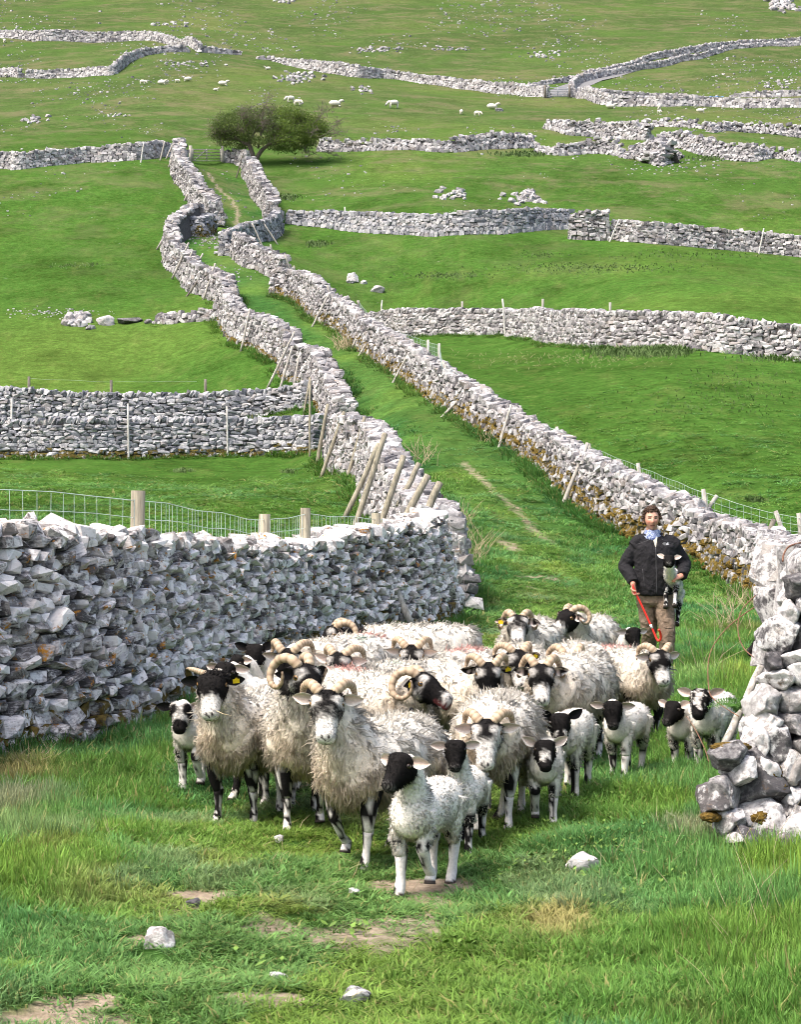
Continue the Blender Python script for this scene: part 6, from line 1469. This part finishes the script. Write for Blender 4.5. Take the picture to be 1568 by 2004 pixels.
def hand(mb, w, fwd, curl_to, thumb, s=1.0):
    """palm from the wrist along fwd; the fingers bend towards curl_to; thumb side given"""
    fwd, curl_to, thumb = nrm(np.array(fwd)), np.array(curl_to, float), np.array(thumb, float)
    curl_to = nrm(curl_to - fwd * np.dot(curl_to, fwd)); thumb = nrm(np.cross(fwd, curl_to)) * np.sign(np.dot(np.cross(fwd, curl_to), thumb))
    k = w + fwd * .085 * s
    mb.rings([np.array([w + fwd * f * s + thumb * rx * math.cos(a) * s + curl_to * ry * math.sin(a) * s for a in np.arange(12) / 12 * 6.283]) for f, rx, ry in ((-.02, .026, .022), (.01, .030, .020), (.05, .040, .018), (.085, .041, .014), (.095, .036, .010))])
    for q, (off, ln) in enumerate(((.031, .068), (.010, .078), (-.011, .073), (-.031, .056))):
        b = k + thumb * off * s; p1 = b + nrm(fwd * .8 + curl_to * .6) * ln * .42 * s; p2 = p1 + nrm(fwd * -.05 + curl_to) * ln * .34 * s; p3 = p2 + nrm(-fwd * .8 + curl_to * .5) * ln * .28 * s
        mb.tube([b - fwd * .02, b, p1, p2, p3], np.array([.0095, .0098, .009, .0085, .0070]) * s, 8)
    b = w + fwd * .03 * s + thumb * .034 * s; mb.tube([b - thumb * .012, b + nrm(thumb + fwd * .6 + curl_to * .3) * .030 * s, b + nrm(thumb * .5 + fwd + curl_to * .8) * .055 * s, b + nrm(thumb * .1 + fwd + curl_to * 1.1) * .075 * s], np.array([.013, .012, .0105, .008]) * s, 8)
hand(mb, wrR + [0, 0, -.005], [.10, -.25, -1], [.55, -.5, -.1], [.2, -1, .3], 1.02)
hand(mb, wrL, [-.75, -.55, -.10], [-.1, .4, -.55], [0, 0, 1], 1.02)
def skin_col(V):
    c = np.tile(np.array([.56, .31, .225]), (len(V), 1)); q = V - HC
    hd = (V[:, 2] > 1.5); ax = np.abs(q[:, 0]); fr = q[:, 1] < -.03
    red = np.exp(-((ax - .042) / .022) ** 2 - ((q[:, 2] + .025) / .026) ** 2) + np.exp(-(ax / .014) ** 2 - ((q[:, 2] + .022) / .02) ** 2)
    c = c + (hd & fr)[:, None] * red[:, None] * np.array([.03, -.07, -.06])
    brow = hd & fr & (np.abs(q[:, 2] - .031 + (ax - .03) * .15) < .0055) & (ax > .012) & (ax < .050); c[brow] = [.10, .055, .035]
    eye = hd & fr & (np.abs(q[:, 2] - .011) < .0042) & (ax > .018) & (ax < .045); c[eye] = [.07, .04, .032]
    lip = hd & fr & (np.abs(q[:, 2] + .065) < .010) & (ax < .024); c[lip] = [.43, .17, .14]
    mth = hd & fr & (np.abs(q[:, 2] + .0645) < .0035) & (ax < .022); c[mth] = [.10, .035, .03]
    st = hd & fr & (q[:, 2] < -.045) & ~lip; c[st] = c[st] * np.array([.86, .86, .9])
    hnd = V[:, 2] < 1.2; c[hnd] = c[hnd] * np.array([1.05, .88, .84])
    return c
fuse('body', mb, .0052, M['skin'], man, 1, skin_col)
# jacket
mb = MB()
ell(mb, [(.875, .180, .145, .0, .01), (.89, .200, .162, 0, .01), (.96, .212, .170, 0, .005), (1.05, .210, .165, 0, 0), (1.18, .215, .160, 0, 0), (1.30, .232, .160, 0, 0), (1.39, .232, .145, 0, .005), (1.45, .175, .118, 0, .01), (1.49, .105, .095, -.012, .01), (1.505, .085, .085, -.015, .005)])
for a, b, c in ((shR, elR, wrR + [.004, .012, .02]), (shL, elL, wrL + [.02, .012, .0])): arm(mb, a * np.array([.80, 1, 1]) + [0, 0, .0], b, c, [.076, .086, .077, .067, .054]); mb.tube([a * np.array([.45, 1, 1]) + [0, 0, .035], a * np.array([.8, 1, 1]) + [0, 0, .012], a * np.array([1.1, 1, 1]) + [0, 0, -.045]], [.070, .080, .078], 14)
jk = fuse('jacket', mb, .0085, M['fleece_cloth'], man, 3, None, .008)
from mathutils.bvhtree import BVHTree
def bvh(o): me = o.data; return BVHTree.FromPolygons([v.co[:] for v in me.vertices], [p.vertices[:] for p in me.polygons])
JB = bvh(jk)
def front(x, z, off=.004):
    h = JB.ray_cast(Vector((x, -1, z)), Vector((0, 1, 0))); return np.array(h[0]) + [0, -off, 0] if h[0] else np.array([x, -.15, z])
mb = MB()   # collar, open at the front
for r0, r1, z0, z1 in ((.088, .098, 1.470, 1.545),):
    A = np.linspace(-1.22 * math.pi / 2 * 1.12, 1.22 * math.pi / 2 * 1.12 + 0, 26) + math.pi / 2
    rings = [np.array([[-.022 + (r0 * (1 - f) + r1 * f + q) * math.cos(a), .0 + (r0 * (1 - f) + r1 * f + q) * math.sin(a), z0 + (z1 - z0) * f - .035 * (1 + math.sin(-a)) / 2] for f, q in ((0, .008), (1, .008), (1, -.003), (0, -.003))]) for a in A]
    mb.rings(rings)
mb.build('collar', M['fleece_cloth'], man)
mb = MB(); zx = lambda z: -.012 + .016 * (1.42 - z)
mb.tube(np.array([front(zx(z), z, .002) for z in np.linspace(1.385, .905, 24)]), .0055, 6); mb.build('zip', M['zip'], man)
mb = MB(); mb.tube(np.array([front(zx(1.39) + k, 1.39 - abs(0), .003) for k in (-.001, .001)]), .006, 6); mb.build('zip_pull', M['white_print'], man)
mb = MB(); tri = [front(-.040, 1.492, .012), front(.012, 1.492, .012), front(zx(1.39) + .004, 1.392, .010), front(zx(1.39) - .006, 1.392, .010)]
tri = [np.array(p) for p in tri]; mb.add(np.concatenate([tri, [p + [0, .012, 0] for p in tri]]), None, [[0, 3, 2, 1], [4, 5, 6, 7], [0, 1, 5, 4], [1, 2, 6, 5], [2, 3, 7, 6], [3, 0, 4, 7]]); mb.build('shirt_placket', M['cream'], man, False)
mb = MB()
for sx in (-1, 1):   # seams and pocket zips
    mb.tube(np.array([front(sx * (.145 - .02 * k) , 1.16 - .20 * k, .001) for k in np.linspace(0, 1, 8)]), .0035, 5)
    mb.tube(np.array([front(sx * (.06 + .14 * k), 1.465 - .055 * k, .001) for k in np.linspace(0, 1, 8)]), .003, 5)
mb.build('jacket_seams', M['zip'], man)
# chest emblem: quarter dome of three bands beside three short lines of lettering
ec = front(.098, 1.418, .003); eb = MB()
for r0, r1 in ((.0275, .0215), (.0185, .0125), (.0095, .0)):
    a_ = np.linspace(0, math.pi / 2, 9); o_ = np.array([[ec[0] + .030 - r0 * math.cos(a), 0, ec[2] - .010 + r0 * math.sin(a)] for a in a_]); i_ = np.array([[ec[0] + .030 - r1 * math.cos(a), 0, ec[2] - .010 + r1 * math.sin(a)] for a in a_])
    P = np.concatenate([o_, i_]);
    for k in range(len(P)): P[k] = front(P[k][0], P[k][2], .004)
    eb.add(P, None, [[k, k + 1, k + 10, k + 9] for k in range(8)])
eb.build('chest_emblem', M['white_print'], man, False)
for k, w_ in enumerate(('THE', 'NORTH', 'FACE')):
    cu = bpy.data.curves.new('lettering', 'FONT'); cu.body = w_; cu.size = .0125; cu.align_x = 'RIGHT'; cu.extrude = .0004
    to = bpy.data.objects.new('lettering_curve', cu); COL.objects.link(to); dg = bpy.context.evaluated_depsgraph_get(); lm = bpy.data.meshes.new_from_object(to.evaluated_get(dg)); bpy.data.objects.remove(to)
    lm.materials.clear(); lm.materials.append(M['white_print']); lo = link('chest_lettering', lm, man); lo.rotation_euler = (R(90), 0, 0); lo.location = front(ec[0] - .001, ec[2] + .008 - .0105 * k, .005) if k else front(ec[0] - .001, ec[2] + .008, .005)
# trousers
mb = MB()
ell(mb, [(.76, .10, .09, 0, .0), (.80, .165, .125, 0, .01), (.88, .180, .135, 0, .015), (.97, .172, .125, 0, .015), (1.0, .16, .12, 0, .015)])
for a, b, c in ((hipR, knR, anR), (hipL, knL, anL)): arm(mb, a + [0, 0, -.02], b, c + [0, 0, .0], [.108, .100, .084, .080, .078])
tro = fuse('trousers', mb, .0085, M['trouser_cloth'], man, 2, None, .010)
JB = bvh(tro); mb = MB()
mb.tube(np.array([front(.06 + .09 * k, .56 - .012 * math.sin(k * 3), .001) for k in np.linspace(0, 1, 8)]), .006, 5); mb.tube(np.array([front(.155 - .04 * k, .84 - .08 * k, .001) for k in np.linspace(0, 1, 5)]), .005, 5); mb.tube(np.array([front(.05 + .09 * k, .40 - .02 * k, .001) for k in np.linspace(0, 1, 8)]), .006, 5)
mb.build('trouser_seams', M['trouser_cloth'], man)
for an, dr in ((anR, 1), (anL, 0)):
    mb = MB(); P = [an + [0, .03, .04], an + [0, .02, -.02], an + [0, -.05, -.055], an + [0, -.13, -.062], an + [0, -.17, -.068]]; mb.tube(P, [.055, .058, .052, .048, .03], 12); mb.build('boot', M['boot'], man)
# neck gaiter
mb = MB(); rg = []
for k, (z, r_, q) in enumerate(((1.475, .078, .020), (1.49, .088, .022), (1.508, .090, .012), (1.522, .084, .014), (1.540, .086, .004), (1.556, .079, .004), (1.566, .068, 0))):
    rg.append(np.array([[-.030 + (r_ + .006 * math.sin(a * 3 + k * 1.7)) * math.cos(a), -.008 + (r_ * .98 + .005 * math.sin(a * 4 + k)) * math.sin(a) - q * .4 * max(0, -math.sin(a)), z - q * max(0, -math.sin(a)) * 1.4 + .004 * math.sin(a * 5 + k * 2)] for a in np.arange(32) / 32 * 6.283]))
mb.rings(rg, False); mb.build('neck_gaiter', M['gaiter'], man)
# curly hair
mb = MB(); r_ = random.Random(8)
for k in range(520):
    a = r_.uniform(0, 6.283); ph = r_.uniform(-.45, 1.5); d_ = np.array([math.cos(ph) * math.sin(a), -math.cos(ph) * math.cos(a), math.sin(ph)])
    fr = -d_[1]
    if d_[2] < .62 + .1 * r_.random() and fr > .30: continue
    if d_[2] < .05 and fr > -.12: continue
    p = HC + np.array([d_[0] * .079, d_[1] * (.100 if fr > 0 else .098), d_[2] * .124]); u = nrm(np.cross(d_, [r_.gauss(0, 1), r_.gauss(0, 1), r_.gauss(0, 1)])); w = np.cross(d_, u)
    R_ = r_.uniform(.009, .019); ln = r_.uniform(.016, .042); P = [p - d_ * .004 + d_ * ln * s_ + (u * math.cos(s_ * 5.5) + w * math.sin(s_ * 5.5)) * R_ * (.3 + s_ * .7) - np.array([0, 0, .012]) * s_ ** 2 for s_ in np.linspace(0, 1, 6)]
    mb.tube(P, [.0075, .0085, .008, .007, .006, .003], 5)
sc_ = []
for i in range(12):
    ph = -.5 + 2.05 * i / 11; sc_.append(np.array([HC + np.array([math.cos(ph) * math.sin(a) * .083, max(-math.cos(ph) * math.cos(a), -.30 - .75 * max(0, math.sin(ph) - .45)) * .100, math.sin(ph) * .128 + .002]) for a in np.arange(24) / 24 * 6.283]))
mb.rings(sc_)
mb.build('hair', M['hair'], man)
# crook
dk = 20.74
CP_ = [(1239, 1144), (1241, 1152), (1262, 1196), (1280, 1236), (1286, 1250), (1290, 1254), (1294, 1250), (1294, 1242), (1292, 1236), (1290, 1232)]
P = catmull(np.array([at(a, b, dk - .02 * k) for k, (a, b) in enumerate(CP_)]), 5); O = P[-1].copy(); mb = MB(); mb.tube(P - O, np.linspace(.0105, .0120, len(P)), 10); cr = mb.build('shepherd_crook', M['red'], None); cr.location = O
tag(cr, 'bright red shepherd crook held in the hand of the man, hook down', 'crook')
mb = MB(); mb.tube([P[13] - O, P[14] - O], .0125, 10); mb.build('white_band', M['white_print'], cr)
# the lamb under his arm
sheep('young lamb with black head and dangling legs carried under the arm of the man', (1310, 1099), 20.50, -12, -6, 42, 'lamb_black', lamb=True, size=.92, locks=5000, seed=41, earcol='w', earlift=.5, legblack=.52, tone=-1.3, tilt=-34, rootz=float(at(1310, 1099, 20.48)[2]) - .53, kneck=.9,
      legs=[(.06, .0), (.03, 0), (.10, .0), (.06, 0)])
